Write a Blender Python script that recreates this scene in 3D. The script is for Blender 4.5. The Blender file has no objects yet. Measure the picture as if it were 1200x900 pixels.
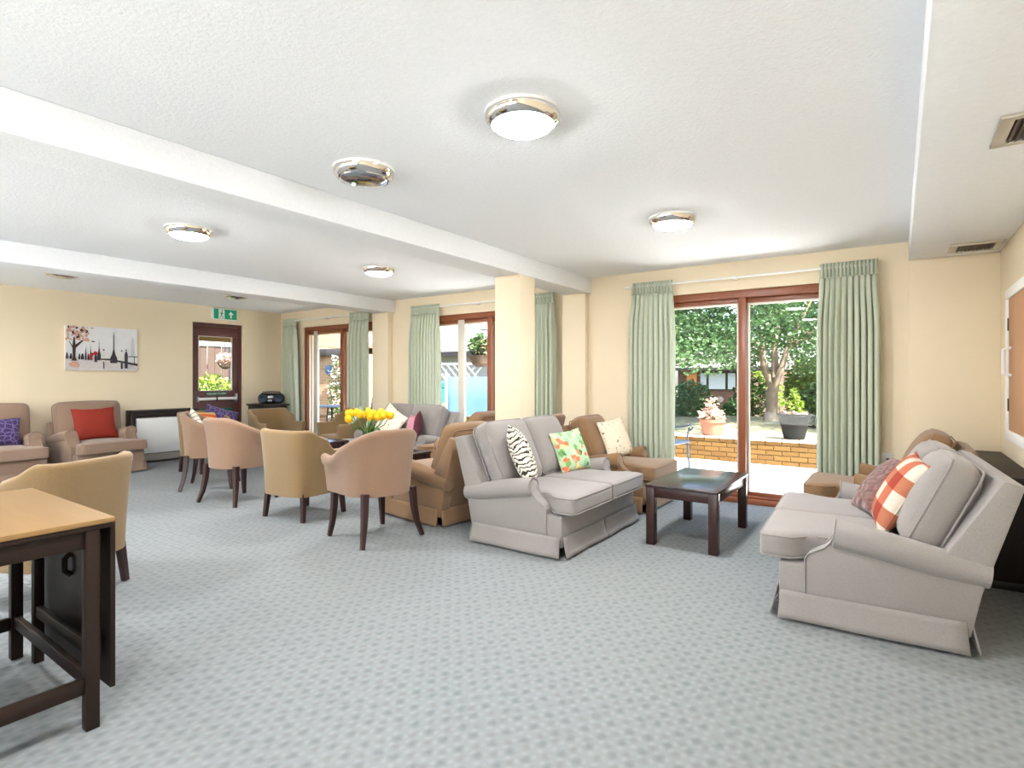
import bpy, bmesh, math, random
from mathutils import Vector, Matrix, Euler
random.seed(7)
sc = bpy.context.scene
C = sc.collection
PI = math.pi
R = math.radians

# ------------------------------------------------------------------ camera
cam = bpy.data.objects.new('camera', bpy.data.cameras.new('camera'))
C.objects.link(cam)
cam.location = (0, 0, 1.24)
cam.rotation_euler = (PI / 2, 0, math.atan(453 / 650))
cam.data.sensor_width = 36
cam.data.lens = 36 * 650 / 1200
cam.data.shift_y = -7 / 1200
cam.data.clip_end = 300
sc.camera = cam
# ------------------------------------------------------------------ sky, sun, exposure
w = bpy.data.worlds.new('sky')
sc.world = w
w.use_nodes = True
nt = w.node_tree
bg = nt.nodes['Background']
sky = nt.nodes.new('ShaderNodeTexSky')
sky.sky_type = 'NISHITA'
sky.sun_disc = False
sky.sun_elevation = R(52)
sky.sun_rotation = R(110)
sky.air_density = 1.0
sky.dust_density = 3.0
nt.links.new(sky.outputs[0], bg.inputs[0])
bg.inputs[1].default_value = 0.55
sun = bpy.data.objects.new('sun', bpy.data.lights.new('sun', 'SUN'))
C.objects.link(sun)
sun.data.energy = 18.0
sun.data.angle = R(1.0)
sun.data.color = (1, .97, .92)
sun.rotation_euler = Vector((-.85, .22, -1.05)).to_track_quat('-Z', 'Y').to_euler()
LAMP = 100.0
sc.view_settings.view_transform = 'Standard'
sc.view_settings.look = 'None'
sc.view_settings.gamma = 1
sc.view_settings.use_curve_mapping = False
sc.view_settings.exposure = 1.28
sc.cycles.diffuse_bounces = 5
sc.cycles.transparent_max_bounces = 16
sc.cycles.sample_clamp_indirect = 6

# ------------------------------------------------------------------ materials
def lin(c):
    return tuple(((v / 255) / 12.92 if v / 255 < .04045 else ((v / 255 + .055) / 1.055) ** 2.4) for v in c) + (1,)

class G:
    """small node-graph helper"""
    def __init__(s, name):
        s.m = bpy.data.materials.new(name)
        s.m.use_nodes = True
        s.t = s.m.node_tree
        s.b = s.t.nodes['Principled BSDF']
        s.out = s.t.nodes['Material Output']
        s.tc = s.t.nodes.new('ShaderNodeTexCoord')
    def n(s, typ, **k):
        nd = s.t.nodes.new('ShaderNode' + typ)
        for a, v in k.items():
            if isinstance(v, bpy.types.NodeSocket):
                s.t.links.new(v, nd.inputs[a])
            elif a in nd.inputs.keys():
                nd.inputs[a].default_value = v
            else:
                setattr(nd, a, v)
        return nd
    def link(s, a, b):
        s.t.links.new(a, b)
    def map(s, scale=(1, 1, 1), loc=(0, 0, 0), rot=(0, 0, 0), src='Object'):
        return s.n('Mapping', Vector=s.tc.outputs[src], Scale=scale, Location=loc, Rotation=rot).outputs[0]
    def noise(s, scale, vec=None, detail=3, rough=.5):
        return s.n('TexNoise', Vector=vec or s.tc.outputs['Object'], Scale=scale, Detail=detail, Roughness=rough).outputs['Fac']
    def ramp(s, fac, stops, const=False):
        r = s.n('ValToRGB', Fac=fac)
        r.color_ramp.interpolation = 'CONSTANT' if const else 'LINEAR'
        e = r.color_ramp.elements
        while len(e) < len(stops):
            e.new(.5)
        for i, (p, c) in enumerate(stops):
            e[i].position = p
            e[i].color = lin(c)
        return r.outputs[0]
    def mix(s, f, a, b, mode='MIX'):
        x = s.n('MixRGB', blend_type=mode)
        for k, v in (('Fac', f), ('Color1', a), ('Color2', b)):
            if isinstance(v, bpy.types.NodeSocket):
                s.link(v, x.inputs[k])
            else:
                x.inputs[k].default_value = v
        return x.outputs[0]
    def math(s, op, a, b=0.0):
        x = s.n('Math', operation=op)
        for i, v in enumerate((a, b)):
            if isinstance(v, bpy.types.NodeSocket):
                s.link(v, x.inputs[i])
            else:
                x.inputs[i].default_value = v
        return x.outputs[0]
    def bump(s, h, strength=.3, dist=.002):
        b = s.n('Bump', Height=h, Strength=strength, Distance=dist)
        s.link(b.outputs[0], s.b.inputs['Normal'])
    def col(s, c):
        if isinstance(c, bpy.types.NodeSocket):
            s.link(c, s.b.inputs['Base Color'])
        else:
            s.b.inputs['Base Color'].default_value = c
    def set(s, **k):
        for a, v in k.items():
            s.b.inputs[a.replace('_', ' ')].default_value = v
        return s

def plain(name, c, rough=.6, metal=0, var=.06, vs=8, bump=0, bs=150, spec=.35, dist=.002):
    g = G(name)
    g.set(Roughness=rough, Metallic=metal, Specular_IOR_Level=spec)
    l = lin(c)
    if var:
        d = tuple(v * (1 - var) for v in l[:3]) + (1,)
        u = tuple(min(1, v * (1 + var)) for v in l[:3]) + (1,)
        g.col(g.mix(g.noise(vs), d, u))
    else:
        g.col(l)
    if bump:
        g.bump(g.noise(bs, detail=4), bump, dist)
    return g.m

def fabric(name, c, var=.12, bs=170):
    g = G(name)
    g.set(Roughness=.95, Specular_IOR_Level=.12, Sheen_Weight=.25, Sheen_Roughness=.6)
    l = lin(c)
    a = g.mix(g.noise(5), tuple(v * (1 - var) for v in l[:3]) + (1,), tuple(v * (1 + var * .6) for v in l[:3]) + (1,))
    weave = g.noise(bs, detail=3, rough=.75)
    g.col(g.mix(.5, a, g.mix(weave, tuple(v * .45 for v in l[:3]) + (1,), tuple(min(1, v * 1.5) for v in l[:3]) + (1,))))
    g.bump(weave, .35, .0015)
    return g.m

def wood(name, c, rough=.3, dark=.75, scale=6, axis=0, spec=.5):
    g = G(name)
    g.set(Roughness=rough, Specular_IOR_Level=spec)
    s = [scale * 4] * 3
    s[axis] = scale * .35
    f = g.noise(1.0, g.map(tuple(s)), 5, .6)
    l = lin(c)
    g.col(g.mix(f, tuple(v * dark for v in l[:3]) + (1,), tuple(min(1, v * 1.15) for v in l[:3]) + (1,)))
    g.bump(f, .08, .001)
    return g.m

M = {}
M['wall'] = plain('cream_wall_paint', (233, 219, 193), .85, var=.015, vs=3, bump=.06, bs=60, spec=.2)
M['reveal'] = plain('white_reveal_paint', (238, 232, 218), .8, var=.02, spec=.2)
g = G('white_artex_ceiling'); g.set(Roughness=.9, Specular_IOR_Level=.15)
g.col(g.mix(g.noise(40), lin((234, 237, 242)), lin((243, 246, 250))))
g.bump(g.noise(55, detail=5, rough=.65), .55, .008); M['ceil'] = g.m
# carpet: woven blue-grey loop with small darker and dusky pink flecks
g = G('blue_grey_fleck_carpet'); g.set(Roughness=1.0, Specular_IOR_Level=.05, Sheen_Weight=.15)
S = 14.0
def dots(loc, sc_=S, rnd=.3):
    return g.n('TexVoronoi', Vector=g.map((1, .86, 1), loc), Scale=sc_, Randomness=rnd, voronoi_dimensions='2D').outputs['Distance']
d1 = dots((0, 0, 0)); d2 = dots((.5 / S, .5 / S, 0)); d3 = dots((.25 / S, .25 / S, 0), S * 2)
base = g.mix(g.noise(2.2, detail=4), lin((104, 111, 115)), lin((118, 125, 129)))
base = g.mix(g.noise(420, detail=2), base, lin((136, 142, 146)))
f1 = g.ramp(d1, [(.06, (255, 255, 255)), (.34, (0, 0, 0))])
f2 = g.ramp(d2, [(.05, (255, 255, 255)), (.30, (0, 0, 0))])
f3 = g.ramp(d3, [(.10, (255, 255, 255)), (.40, (0, 0, 0))])
c = g.mix(g.math('MULTIPLY', f3, .35), base, lin((150, 155, 157)))
c = g.mix(g.math('MULTIPLY', f1, g.math('ADD', g.math('MULTIPLY', g.noise(60), .5), .25)), c, lin((76, 84, 92)))
c = g.mix(g.math('MULTIPLY', f2, g.math('ADD', g.math('MULTIPLY', g.noise(45), .5), .15)), c, lin((100, 94, 97)))
c = g.mix(g.math('MULTIPLY', g.noise(.8, detail=3), .4), c, lin((132, 131, 124)))
g.col(c)
g.bump(g.math('ADD', g.noise(300, detail=3), g.math('MULTIPLY', d1, 1.2)), .5, .004); M['carpet'] = g.m
M['frame'] = wood('brown_hardwood_frame', (138, 78, 48), .35, .8, 5, 2)
M['alu'] = plain('pale_aluminium', (214, 208, 198), .4, .2, var=.03)
g = G('window_glass')
tr = g.n('BsdfTransparent', Color=(.965, .985, .975, 1)); gl = g.n('BsdfGlossy', Roughness=.01)
fc = g.n('LayerWeight').outputs['Facing']
fr = g.math('ADD', g.math('MULTIPLY', g.math('POWER', fc, 5.0), .7), .012)
mx = g.n('MixShader'); g.link(fr, mx.inputs[0]); g.link(tr.outputs[0], mx.inputs[1]); g.link(gl.outputs[0], mx.inputs[2])
g.link(mx.outputs[0], g.out.inputs[0]); M['glass'] = g.m
M['vase'] = g.m
g = G('sage_green_curtain'); g.set(Roughness=.9, Specular_IOR_Level=.1, Sheen_Weight=.2)
g.col(g.mix(g.noise(160, g.map((1, 1, .15))), lin((190, 200, 180)), lin((214, 220, 202))))
tl = g.n('BsdfTranslucent', Color=lin((190, 205, 175))); mx = g.n('MixShader', Fac=.16)
g.link(g.b.outputs[0], mx.inputs[1]); g.link(tl.outputs[0], mx.inputs[2]); g.link(mx.outputs[0], g.out.inputs[0])
M['curtain'] = g.m
M['grey'] = fabric('grey_woven_upholstery', (142, 136, 133))
M['tan'] = fabric('tan_woven_upholstery', (136, 105, 74))
M['taupe'] = fabric('taupe_brown_upholstery', (148, 123, 106))
M['tubpink'] = fabric('rosy_tan_upholstery', (144, 114, 92))
M['tubgold'] = fabric('golden_tan_upholstery', (139, 113, 77))
M['dark'] = wood('dark_mahogany', (58, 34, 30), .25, .6, 5, 0)
M['darktop'] = wood('polished_mahogany_top', (48, 30, 28), .22, .7, 5, 0, .9)
M['darkleg'] = wood('dark_stained_leg', (56, 33, 32), .35, .6, 8, 2)
M['oak'] = wood('golden_oak_top', (138, 108, 67), .55, .75, 3, 0, .25)
M['umber'] = wood('dark_umber_oak', (40, 27, 21), .5, .6, 5, 2, .25)
M['black'] = plain('black_plastic', (26, 26, 30), .35, var=.1)
M['blackwood'] = plain('near_black_wood', (40, 30, 28), .45, var=.2, vs=4)
M['white'] = plain('white_enamel', (240, 240, 238), .4, var=.01)
M['chrome'] = plain('polished_chrome', (225, 220, 214), .06, 1, var=0)
M['mirror'] = plain('smoked_mirror_disc', (190, 190, 194), .12, 1, var=0)
M['silver'] = plain('brushed_silver', (188, 188, 190), .3, 1, var=.05)
g = G('lit_opal_diffuser'); g.set(Roughness=.4, Emission_Strength=LAMP); g.col(lin((250, 250, 248)))
g.b.inputs['Emission Color'].default_value = (1, .99, .985, 1); M['lit'] = g.m
g = G('green_indicator'); g.set(Emission_Strength=6); g.b.inputs['Emission Color'].default_value = (.15, 1, .2, 1); M['led'] = g.m
M['plastic'] = plain('white_socket_plastic', (238, 236, 230), .35, var=0)
M['bronze'] = plain('bronze_vent_slats', (84, 72, 62), .45, .4, var=.1)
M['ventframe'] = plain('satin_vent_frame', (196, 190, 178), .35, .5, var=.05)
M['skirting'] = plain('grey_brown_skirting', (168, 160, 150), .5, var=.05)
M['doorwood'] = wood('deep_plum_brown_door', (92, 54, 52), .4, .8, 4, 2)
M['exitgreen'] = plain('exit_sign_green', (24, 160, 120), .4, var=0)
M['plategreen'] = plain('dark_green_plate', (32, 92, 72), .4, var=0)
M['hatchwood'] = wood('mid_brown_shutter', (186, 138, 100), .5, .85, 4, 2)

def stripes(name, a, b, scale, dist, lo=.42, hi=.52, rot=(0, 0, 0), bumpy=0):
    g = G(name); g.set(Roughness=.9, Specular_IOR_Level=.1)
    wv = g.n('TexWave', Vector=g.map((1, 1, 1), rot=rot), Scale=scale, Distortion=dist, Detail=2.0)
    wv.inputs['Detail Scale'].default_value = 1.5
    wv.bands_direction = 'Z'
    g.col(g.ramp(wv.outputs['Fac'], [(lo, a), (hi, b)]))
    if bumpy:
        g.bump(wv.outputs['Fac'], .9, bumpy)
    return g.m
def floral(name, basec, spots, scale=18, thr=.32):
    g = G(name); g.set(Roughness=.9, Specular_IOR_Level=.1)
    nz = g.n('TexNoise', Vector=g.tc.outputs['Object'], Scale=26.0, Detail=3.0).outputs['Color']
    ofs = g.n('VectorMath', operation='SCALE', Scale=.07)
    g.link(nz, ofs.inputs[0])
    ad = g.n('VectorMath', operation='ADD')
    g.link(g.tc.outputs['Object'], ad.inputs[0]); g.link(ofs.outputs[0], ad.inputs[1])
    v = g.n('TexVoronoi', Vector=ad.outputs[0], Scale=scale, Randomness=1.0)
    n = len(spots)
    hue = g.ramp(g.math('FRACT', g.math('MULTIPLY', v.outputs['Color'], 3.7)), [(i / n, s) for i, s in enumerate(spots)], True)
    f = g.ramp(g.math('ADD', v.outputs['Distance'], g.math('MULTIPLY', g.noise(90), .18)), [(thr, (255, 255, 255)), (thr + .08, (0, 0, 0))])
    g.col(g.mix(f, lin(basec), hue))
    g.bump(g.noise(300), .2, .001)
    return g.m
M['zebra'] = stripes('zebra_print', (60, 54, 48), (226, 220, 206), 9, 9, .16, .28, bumpy=.006)
M['floralgreen'] = floral('tropical_print', (176, 206, 170), [(226, 118, 84), (120, 168, 96), (236, 214, 140), (150, 190, 150), (86, 130, 96), (214, 222, 180), (222, 132, 96)], 17, .52)
M['floralcream'] = floral('berry_sprig_print', (232, 226, 206), [(206, 54, 62), (110, 140, 96), (120, 60, 100), (226, 220, 200), (160, 170, 120)], 22, .24)
M['insect'] = floral('insect_print', (232, 220, 196), [(150, 110, 74), (190, 160, 110), (110, 100, 90), (206, 190, 150)], 26, .27)
M['palegreen'] = floral('pale_leaf_print', (190, 212, 182), [(160, 196, 160), (222, 230, 206), (176, 204, 190)], 20, .34)
M['yellowfloral'] = floral('yellow_floral_print', (206, 178, 96), [(226, 200, 60), (90, 80, 40), (230, 220, 160)], 24, .3)
M['creamstripe'] = stripes('cream_stripe_print', (150, 150, 138), (236, 232, 220), 7, .4, .05, .12)
M['sunset'] = stripes('yellow_orange_stripe', (224, 104, 62), (222, 196, 130), 3.0, 1.2, .35, .5)
g = G('purple_damask'); g.set(Roughness=.6, Sheen_Weight=.3)
f = g.n('TexVoronoi', Vector=g.tc.outputs['Object'], Scale=17.0, feature='DISTANCE_TO_EDGE').outputs['Distance']
g.col(g.mix(g.ramp(g.math('ADD', f, g.math('MULTIPLY', g.noise(40), .12)), [(.10, (255, 255, 255)), (.16, (0, 0, 0))]), lin((50, 32, 88)), lin((112, 94, 150)))); M['damask'] = g.m
M['red'] = plain('brick_red_velvet', (150, 48, 35), .75, var=.12, vs=14, bump=.2, bs=40)
M['pink'] = plain('pink_satin', (206, 138, 156), .35, var=.08)
M['maroon'] = plain('maroon_velvet', (88, 40, 52), .8, var=.1)
g = G('rose_ruched'); g.set(Roughness=.55, Sheen_Weight=.3)
v = g.n('TexVoronoi', Vector=g.map((9, 9, 26), rot=(0, .5, 0)), Scale=1.0, feature='DISTANCE_TO_EDGE').outputs['Distance']
g.col(g.mix(v, lin((92, 46, 40)), lin((156, 94, 82)))); g.bump(v, 1.0, .02); M['ruched'] = g.m
g = G('orange_plaid'); g.set(Roughness=.9)
wx = g.n('TexWave', Vector=g.map((1, 0, 0)), Scale=1.55); wz = g.n('TexWave', Vector=g.map((0, 0, 1)), Scale=1.7); wz.bands_direction = 'Z'
ax = g.ramp(wx.outputs['Fac'], [(0, (214, 206, 194)), (.5, (186, 104, 78))], True)
az = g.ramp(wz.outputs['Fac'], [(0, (240, 234, 228)), (.55, (200, 128, 100))], True)
g.col(g.mix(1, ax, az, 'MULTIPLY')); M['plaid'] = g.m
M['slab'] = plain('pale_concrete_slab', (236, 232, 226), .9, var=.06, vs=3, bump=.2, bs=90)
# outdoors: colours scaled darker to offset the strong sun
lin_full = lin
def lin(c):
    return tuple(v * .58 for v in lin_full(c)[:3]) + (1,)
def brickmat(name, a, b, var=.4):
    g = G(name); g.set(Roughness=.9, Specular_IOR_Level=.1)
    oi = g.n('ObjectInfo').outputs['Random']
    g.col(g.mix(g.math('MULTIPLY', g.noise(22), .35), g.mix(oi, lin(a), lin(b)), lin((120, 96, 60))))
    g.bump(g.noise(120), .5, .004)
    return g.m
M['brick'] = brickmat('yellow_stock_brick', (118, 88, 48), (98, 70, 38))
M['mortar'] = plain('sandy_mortar', (150, 128, 92), .95)
M['coping'] = plain('sunlit_coping_brick', (226, 200, 176), .9)  # pale tone imitates sunlight on top of the wall
M['terracotta'] = plain('terracotta', (150, 98, 76), .85, var=.1)
M['glazed'] = plain('glazed_grey_pot', (30, 30, 28), .8, var=.25, vs=6, spec=.1)
M['iron'] = plain('blue_grey_cast_metal', (62, 74, 92), .4, .5, var=.1)
M['soil'] = plain('dark_soil', (70, 52, 40), 1)
M['bark'] = plain('grey_brown_bark', (150, 132, 112), .95, var=.3, vs=14, bump=.8, bs=30, dist=.01)
g = G('dry_lawn'); g.set(Roughness=1)
g.col(g.mix(g.noise(1.4, detail=5), lin((104, 110, 72)), lin((146, 140, 112)))); g.bump(g.noise(60), .5, .02); M['lawn'] = g.m
def leafmat(name, a, b):
    g = G(name); g.set(Roughness=.5, Specular_IOR_Level=.4)
    cc = g.mix(g.noise(1.7, detail=3), lin(a), lin(b)); g.col(cc)
    t = g.n('BsdfTranslucent'); g.link(cc, t.inputs['Color']); mx = g.n('MixShader', Fac=.38)
    g.link(g.b.outputs[0], mx.inputs[1]); g.link(t.outputs[0], mx.inputs[2]); g.link(mx.outputs[0], g.out.inputs[0])
    return g.m
M['leaf'] = leafmat('mid_green_leaf', (52, 88, 42), (100, 130, 62))
M['leafdark'] = leafmat('dark_green_leaf', (54, 94, 58), (112, 144, 84))
M['leaflime'] = leafmat('lime_leaf', (110, 144, 40), (158, 176, 70))
M['leafpink'] = leafmat('pale_pink_flower', (236, 178, 160), (240, 214, 190))
M['leafwhite'] = leafmat('white_flower', (222, 222, 206), (244, 242, 232))
lin_out = lin; lin = lin_full
M['petal'] = leafmat('tulip_yellow', (246, 206, 20), (252, 228, 60))
M['tulipleaf'] = leafmat('tulip_green', (58, 110, 44), (104, 150, 66))
lin = lin_out
def wallbrick(name, a, b, m, s):
    g = G(name); g.set(Roughness=.95)
    bt = g.n('TexBrick', Vector=g.map((1, 1, 1), rot=(PI / 2, 0, 0)), Color1=lin(a), Color2=lin(b), Mortar=lin(m), Scale=s)
    bt.inputs['Mortar Size'].default_value = .012; bt.inputs['Brick Width'].default_value = .45; bt.inputs['Row Height'].default_value = .15
    g.col(bt.outputs[0]); return g.m
M['housebrick'] = wallbrick('brown_house_brick', (78, 50, 40), (98, 64, 50), (96, 84, 74), 2.0)
M['palebrick'] = wallbrick('buff_garden_brick', (160, 122, 86), (178, 142, 104), (182, 164, 140), 2.0)
g = G('grey_brown_roof_tiles'); g.set(Roughness=.9)
bt = g.n('TexBrick', Vector=g.map((1, 1, 1), rot=(0, 0, 0)), Color1=lin((138, 128, 124)), Color2=lin((156, 146, 140)), Mortar=lin((112, 102, 98)), Scale=3.0)
g.col(bt.outputs[0]); M['rooftile'] = g.m
M['redroof'] = plain('red_clay_roof', (158, 98, 80), .9, var=.12)
M['fascia'] = plain('dark_fascia', (52, 44, 44), .6)
M['orangewood'] = plain('orange_timber_panel', (196, 128, 62), .7, var=.1)
M['netwhite'] = plain('net_curtain_white', (170, 180, 188), .8, var=.08, vs=3)
M['fencewood'] = plain('weathered_fence_board', (80, 63, 54), .9, var=.2, vs=10)
M['pine'] = plain('yellow_pine_beam', (176, 142, 84), .8, var=.1)
M['render'] = plain('pale_grey_render', (168, 168, 166), .9)
M['canvas'] = plain('sky_blue_canvas', (70, 104, 150), .8, var=.05)
M['teal'] = plain('teal_plastic', (52, 150, 156), .5)
M['wicker'] = plain('dark_wicker', (96, 78, 66), .9, var=.25, vs=60, bump=.6, bs=80)
M['blueplaque'] = plain('blue_ceramic', (40, 92, 140), .3)
lin = lin_full
M['cream'] = plain('cream_soffit', (236, 224, 196), .8, var=.02)

# ------------------------------------------------------------------ mesh helper
class MB:
    def __init__(s):
        s.v = []; s.f = []; s.mi = []
    def add(s, vs, fs, mi=0):
        o = len(s.v)
        s.v += [tuple(p) for p in vs]
        s.f += [tuple(i + o for i in f) for f in fs]
        s.mi += [mi] * len(fs)
        return s
    def box(s, x0, x1, y0, y1, z0, z1, mi=0):
        vs = [(x, y, z) for z in (z0, z1) for y in (y0, y1) for x in (x0, x1)]
        return s.add(vs, [(0, 2, 3, 1), (4, 5, 7, 6), (0, 1, 5, 4), (2, 6, 7, 3), (0, 4, 6, 2), (1, 3, 7, 5)], mi)
    def prism(s, poly, axis, a, b, mi=0):
        n = len(poly)
        def P(p, t):
            return {'x': (t, p[0], p[1]), 'y': (p[0], t, p[1]), 'z': (p[0], p[1], t)}[axis]
        vs = [P(p, a) for p in poly] + [P(p, b) for p in poly]
        fs = [tuple(range(n))[::-1], tuple(range(n, 2 * n))] + [(i, (i + 1) % n, (i + 1) % n + n, i + n) for i in range(n)]
        return s.add(vs, fs, mi)
    def grid(s, fn, nu, nv, cu=False, cv=False, mi=0):
        vs = [fn(i / (nu if cu else nu - 1), j / (nv if cv else nv - 1)) for i in range(nu) for j in range(nv)]
        fs = []
        for i in range(nu if cu else nu - 1):
            for j in range(nv if cv else nv - 1):
                a, b = i, (i + 1) % nu
                c_, d = j, (j + 1) % nv
                fs.append((a * nv + c_, b * nv + c_, b * nv + d, a * nv + d))
        return s.add(vs, fs, mi)
    def tube(s, pts, r, n=8, cap=True, mi=0, sq=False, closed=False):
        pts = [Vector(p) for p in pts]
        k = len(pts)
        rs = r if isinstance(r, (list, tuple)) else [r] * k
        o = len(s.v); ref = None
        for i, p in enumerate(pts):
            if closed:
                t = (pts[(i + 1) % k] - pts[i - 1]).normalized()
            else:
                t = (pts[min(i + 1, k - 1)] - pts[max(i - 1, 0)]).normalized()
            if ref is None:
                up = Vector((0, 0, 1)) if abs(t.z) < .9 else Vector((0, 1, 0))
                ref = up.cross(t).normalized()
            ref = (ref - t * ref.dot(t)).normalized()
            q = t.cross(ref)
            for j in range(n):
                a = 2 * PI * (j + (.5 if sq else 0)) / n
                m = rs[i] * (math.sqrt(2) if sq else 1)
                s.v.append(tuple(p + ref * (m * math.cos(a)) + q * (m * math.sin(a))))
        fs = []
        for i in range(k if closed else k - 1):
            for j in range(n):
                a, b = o + i * n, o + ((i + 1) % k) * n
                fs.append((a + j, a + (j + 1) % n, b + (j + 1) % n, b + j))
        if cap and not closed:
            fs.append(tuple(o + j for j in range(n))[::-1])
            fs.append(tuple(o + (k - 1) * n + j for j in range(n)))
        s.f += fs; s.mi += [mi] * len(fs)
        return s
    def lathe(s, prof, n=32, cx=0, cy=0, mi=0):
        o = len(s.v)
        for r, z in prof:
            for j in range(n):
                a = 2 * PI * j / n
                s.v.append((cx + r * math.cos(a), cy + r * math.sin(a), z))
        for i in range(len(prof) - 1):
            for j in range(n):
                s.f.append((o + i * n + j, o + i * n + (j + 1) % n, o + (i + 1) * n + (j + 1) % n, o + (i + 1) * n + j)); s.mi.append(mi)
        s.f.append(tuple(o + j for j in range(n))[::-1]); s.f.append(tuple(o + (len(prof) - 1) * n + j for j in range(n))); s.mi += [mi, mi]
        return s
    def soft(s, c0, size, r=.04, n=8, crown=0, fn=None, crowny=0):
        """rounded, slightly crowned cushion block"""
        bm = bmesh.new()
        h = [x / 2 for x in size]
        vs = {}
        faces = []
        def key(p):
            return tuple(round(q, 5) for q in p)
        def sp(t):
            # finer steps near the edges
            return math.sin(t * PI / 2)
        vl = []
        for ax in range(3):
            for sg in (-1, 1):
                for i in range(n):
                    for j in range(n):
                        q = []
                        for (a, b) in ((i, j), (i + 1, j), (i + 1, j + 1), (i, j + 1)):
                            p = [0, 0, 0]
                            p[ax] = sg
                            p[(ax + 1) % 3] = sp(-1 + 2 * a / n)
                            p[(ax + 2) % 3] = sp(-1 + 2 * b / n)
                            k = key(p)
                            if k not in vs:
                                vs[k] = len(vl)
                                u = [p[m] * h[m] for m in range(3)]
                                rr = min(r, *h)
                                inn = [max(-(h[m] - rr), min(h[m] - rr, u[m])) for m in range(3)]
                                d = Vector([u[m] - inn[m] for m in range(3)])
                                if d.length > 1e-9:
                                    d = d.normalized() * rr
                                o = [inn[m] + d[m] for m in range(3)]
                                o[2] += crown * (1 - p[0] ** 2) * (1 - p[1] ** 2) * (1 if p[2] > 0 else -1) * abs(p[2])
                                o[1] += crowny * (1 - p[0] ** 2) * (1 - p[2] ** 2) * p[1]
                                o = [o[m] + c0[m] for m in range(3)]
                                vl.append(tuple(fn(*o)) if fn else tuple(o))
                            q.append(vs[k])
                        if len(set(q)) > 2:
                            faces.append(tuple(q if sg > 0 else q[::-1]))
        bm.free()
        return s.add(vl, faces)
    def fnmap(s, fn):
        s.v = [tuple(fn(*p)) for p in s.v]
        return s
    def mesh(s, name, mats, smooth=30, bevel=0, weld=False, seg=2):
        me = bpy.data.meshes.new(name)
        me.from_pydata(s.v, [], s.f)
        for m in (mats if isinstance(mats, (list, tuple)) else [mats]):
            me.materials.append(m)
        me.polygons.foreach_set('material_index', s.mi)
        bm = bmesh.new(); bm.from_mesh(me)
        if weld:
            bmesh.ops.remove_doubles(bm, verts=bm.verts, dist=1e-5)
        bmesh.ops.recalc_face_normals(bm, faces=bm.faces)
        if bevel:
            ed = [e for e in bm.edges if len(e.link_faces) == 2 and e.calc_face_angle(0) > R(28)]
            bmesh.ops.bevel(bm, geom=ed, offset=bevel, segments=seg, profile=.5, affect='EDGES', clamp_overlap=True)
        bm.to_mesh(me); bm.free()
        if smooth:
            me.polygons.foreach_set('use_smooth', [True] * len(me.polygons))
            me.set_sharp_from_angle(angle=R(smooth))
        me.update()
        return me
    def build(s, name, mats, parent=None, smooth=30, bevel=0, weld=False, loc=None, rot=None, seg=2):
        return put(name, s.mesh(name, mats, smooth, bevel, weld, seg), parent, loc, rot)

def put(name, me, parent=None, loc=None, rot=None):
    o = bpy.data.objects.new(name, me)
    C.objects.link(o)
    if parent:
        o.parent = parent
    if loc:
        o.location = loc
    if rot:
        o.rotation_euler = rot
    return o
def tag(o, label=None, cat=None, group=None, kind=None):
    for k, v in (('label', label), ('category', cat), ('group', group), ('kind', kind)):
        if v:
            o[k] = v
    return o
def thing(name, label, cat, loc=(0, 0, 0), rz=0, group=None):
    o = bpy.data.objects.new(name, None)
    C.objects.link(o)
    o.empty_display_size = .1
    o.location = loc
    o.rotation_euler = (0, 0, R(rz))
    return tag(o, label, cat, group)
def struct(name, mb, m, parent=None, **k):
    o = mb.build(name, m, parent, **k)
    o['kind'] = 'structure'
    return o
def clone(root, label, loc, rz, group=None):
    def cp(o, par):
        c_ = o.copy(); C.objects.link(c_); c_.parent = par
        for ch in kids.get(o.name, []):
            cp(ch, c_)
        return c_
    kids = {}
    def walk(o):
        kids[o.name] = list(o.children)
        for ch in o.children:
            walk(ch)
    walk(root)
    r = cp(root, None)
    r.location = loc; r.rotation_euler = (0, 0, R(rz)); r['label'] = label
    if group:
        r['group'] = group
    return r
def sm(a, b, t):
    t = max(0, min(1, (t - a) / (b - a)))
    return t * t * (3 - 2 * t)
def text(name, body, size, m, parent, loc, rot, ext=.0006):
    cu = bpy.data.curves.new(name, 'FONT')
    cu.body = body; cu.size = size; cu.align_x = 'CENTER'; cu.align_y = 'CENTER'; cu.extrude = ext
    t = bpy.data.objects.new(name + '_src', cu)
    C.objects.link(t)
    me = bpy.data.meshes.new_from_object(t.evaluated_get(bpy.context.evaluated_depsgraph_get()))
    bpy.data.objects.remove(t)
    me.materials.clear(); me.materials.append(m)
    return put(name, me, parent, loc, rot)

# ------------------------------------------------------------------ the room
XL, XR, YB, YF, H = -9.1, .66, 5.8, -3.0, 2.4
struct('floor', MB().box(XL - .05, XR + .05, YF - .05, YB + .02, -.12, 0), M['carpet'], smooth=0)
struct('ceiling', MB().box(XL - .2, XR + .2, YF - .2, YB + .2, H, H + .12), M['ceil'], smooth=0)
OPEN = [(-2.36, -.22), (-5.66, -3.52), (-8.43, -6.62)]
HEAD = 2.115
mb = MB()
xs = [XL - .25] + [v for o in sorted(OPEN) for v in o] + [XR + .25]
for i in range(0, len(xs), 2):
    mb.box(xs[i], xs[i + 1], YB, YB + .26, -.12, H)
for a, b in OPEN:
    mb.box(a, b, YB, YB + .26, HEAD, H)
struct('wall_back', mb, M['wall'], smooth=0)
mb = MB()
DY0, DY1 = 4.28, 5.1
mb.box(XL - .22, XL, YF, DY0, -.12, H).box(XL - .22, XL, DY1, YB, -.12, H).box(XL - .22, XL, DY0, DY1, 2.13, H)
struct('wall_left', mb, M['wall'], smooth=0)
struct('wall_right', MB().box(XR, XR + .2, YF, YB, -.12, H), M['wall'], smooth=0)
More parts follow.
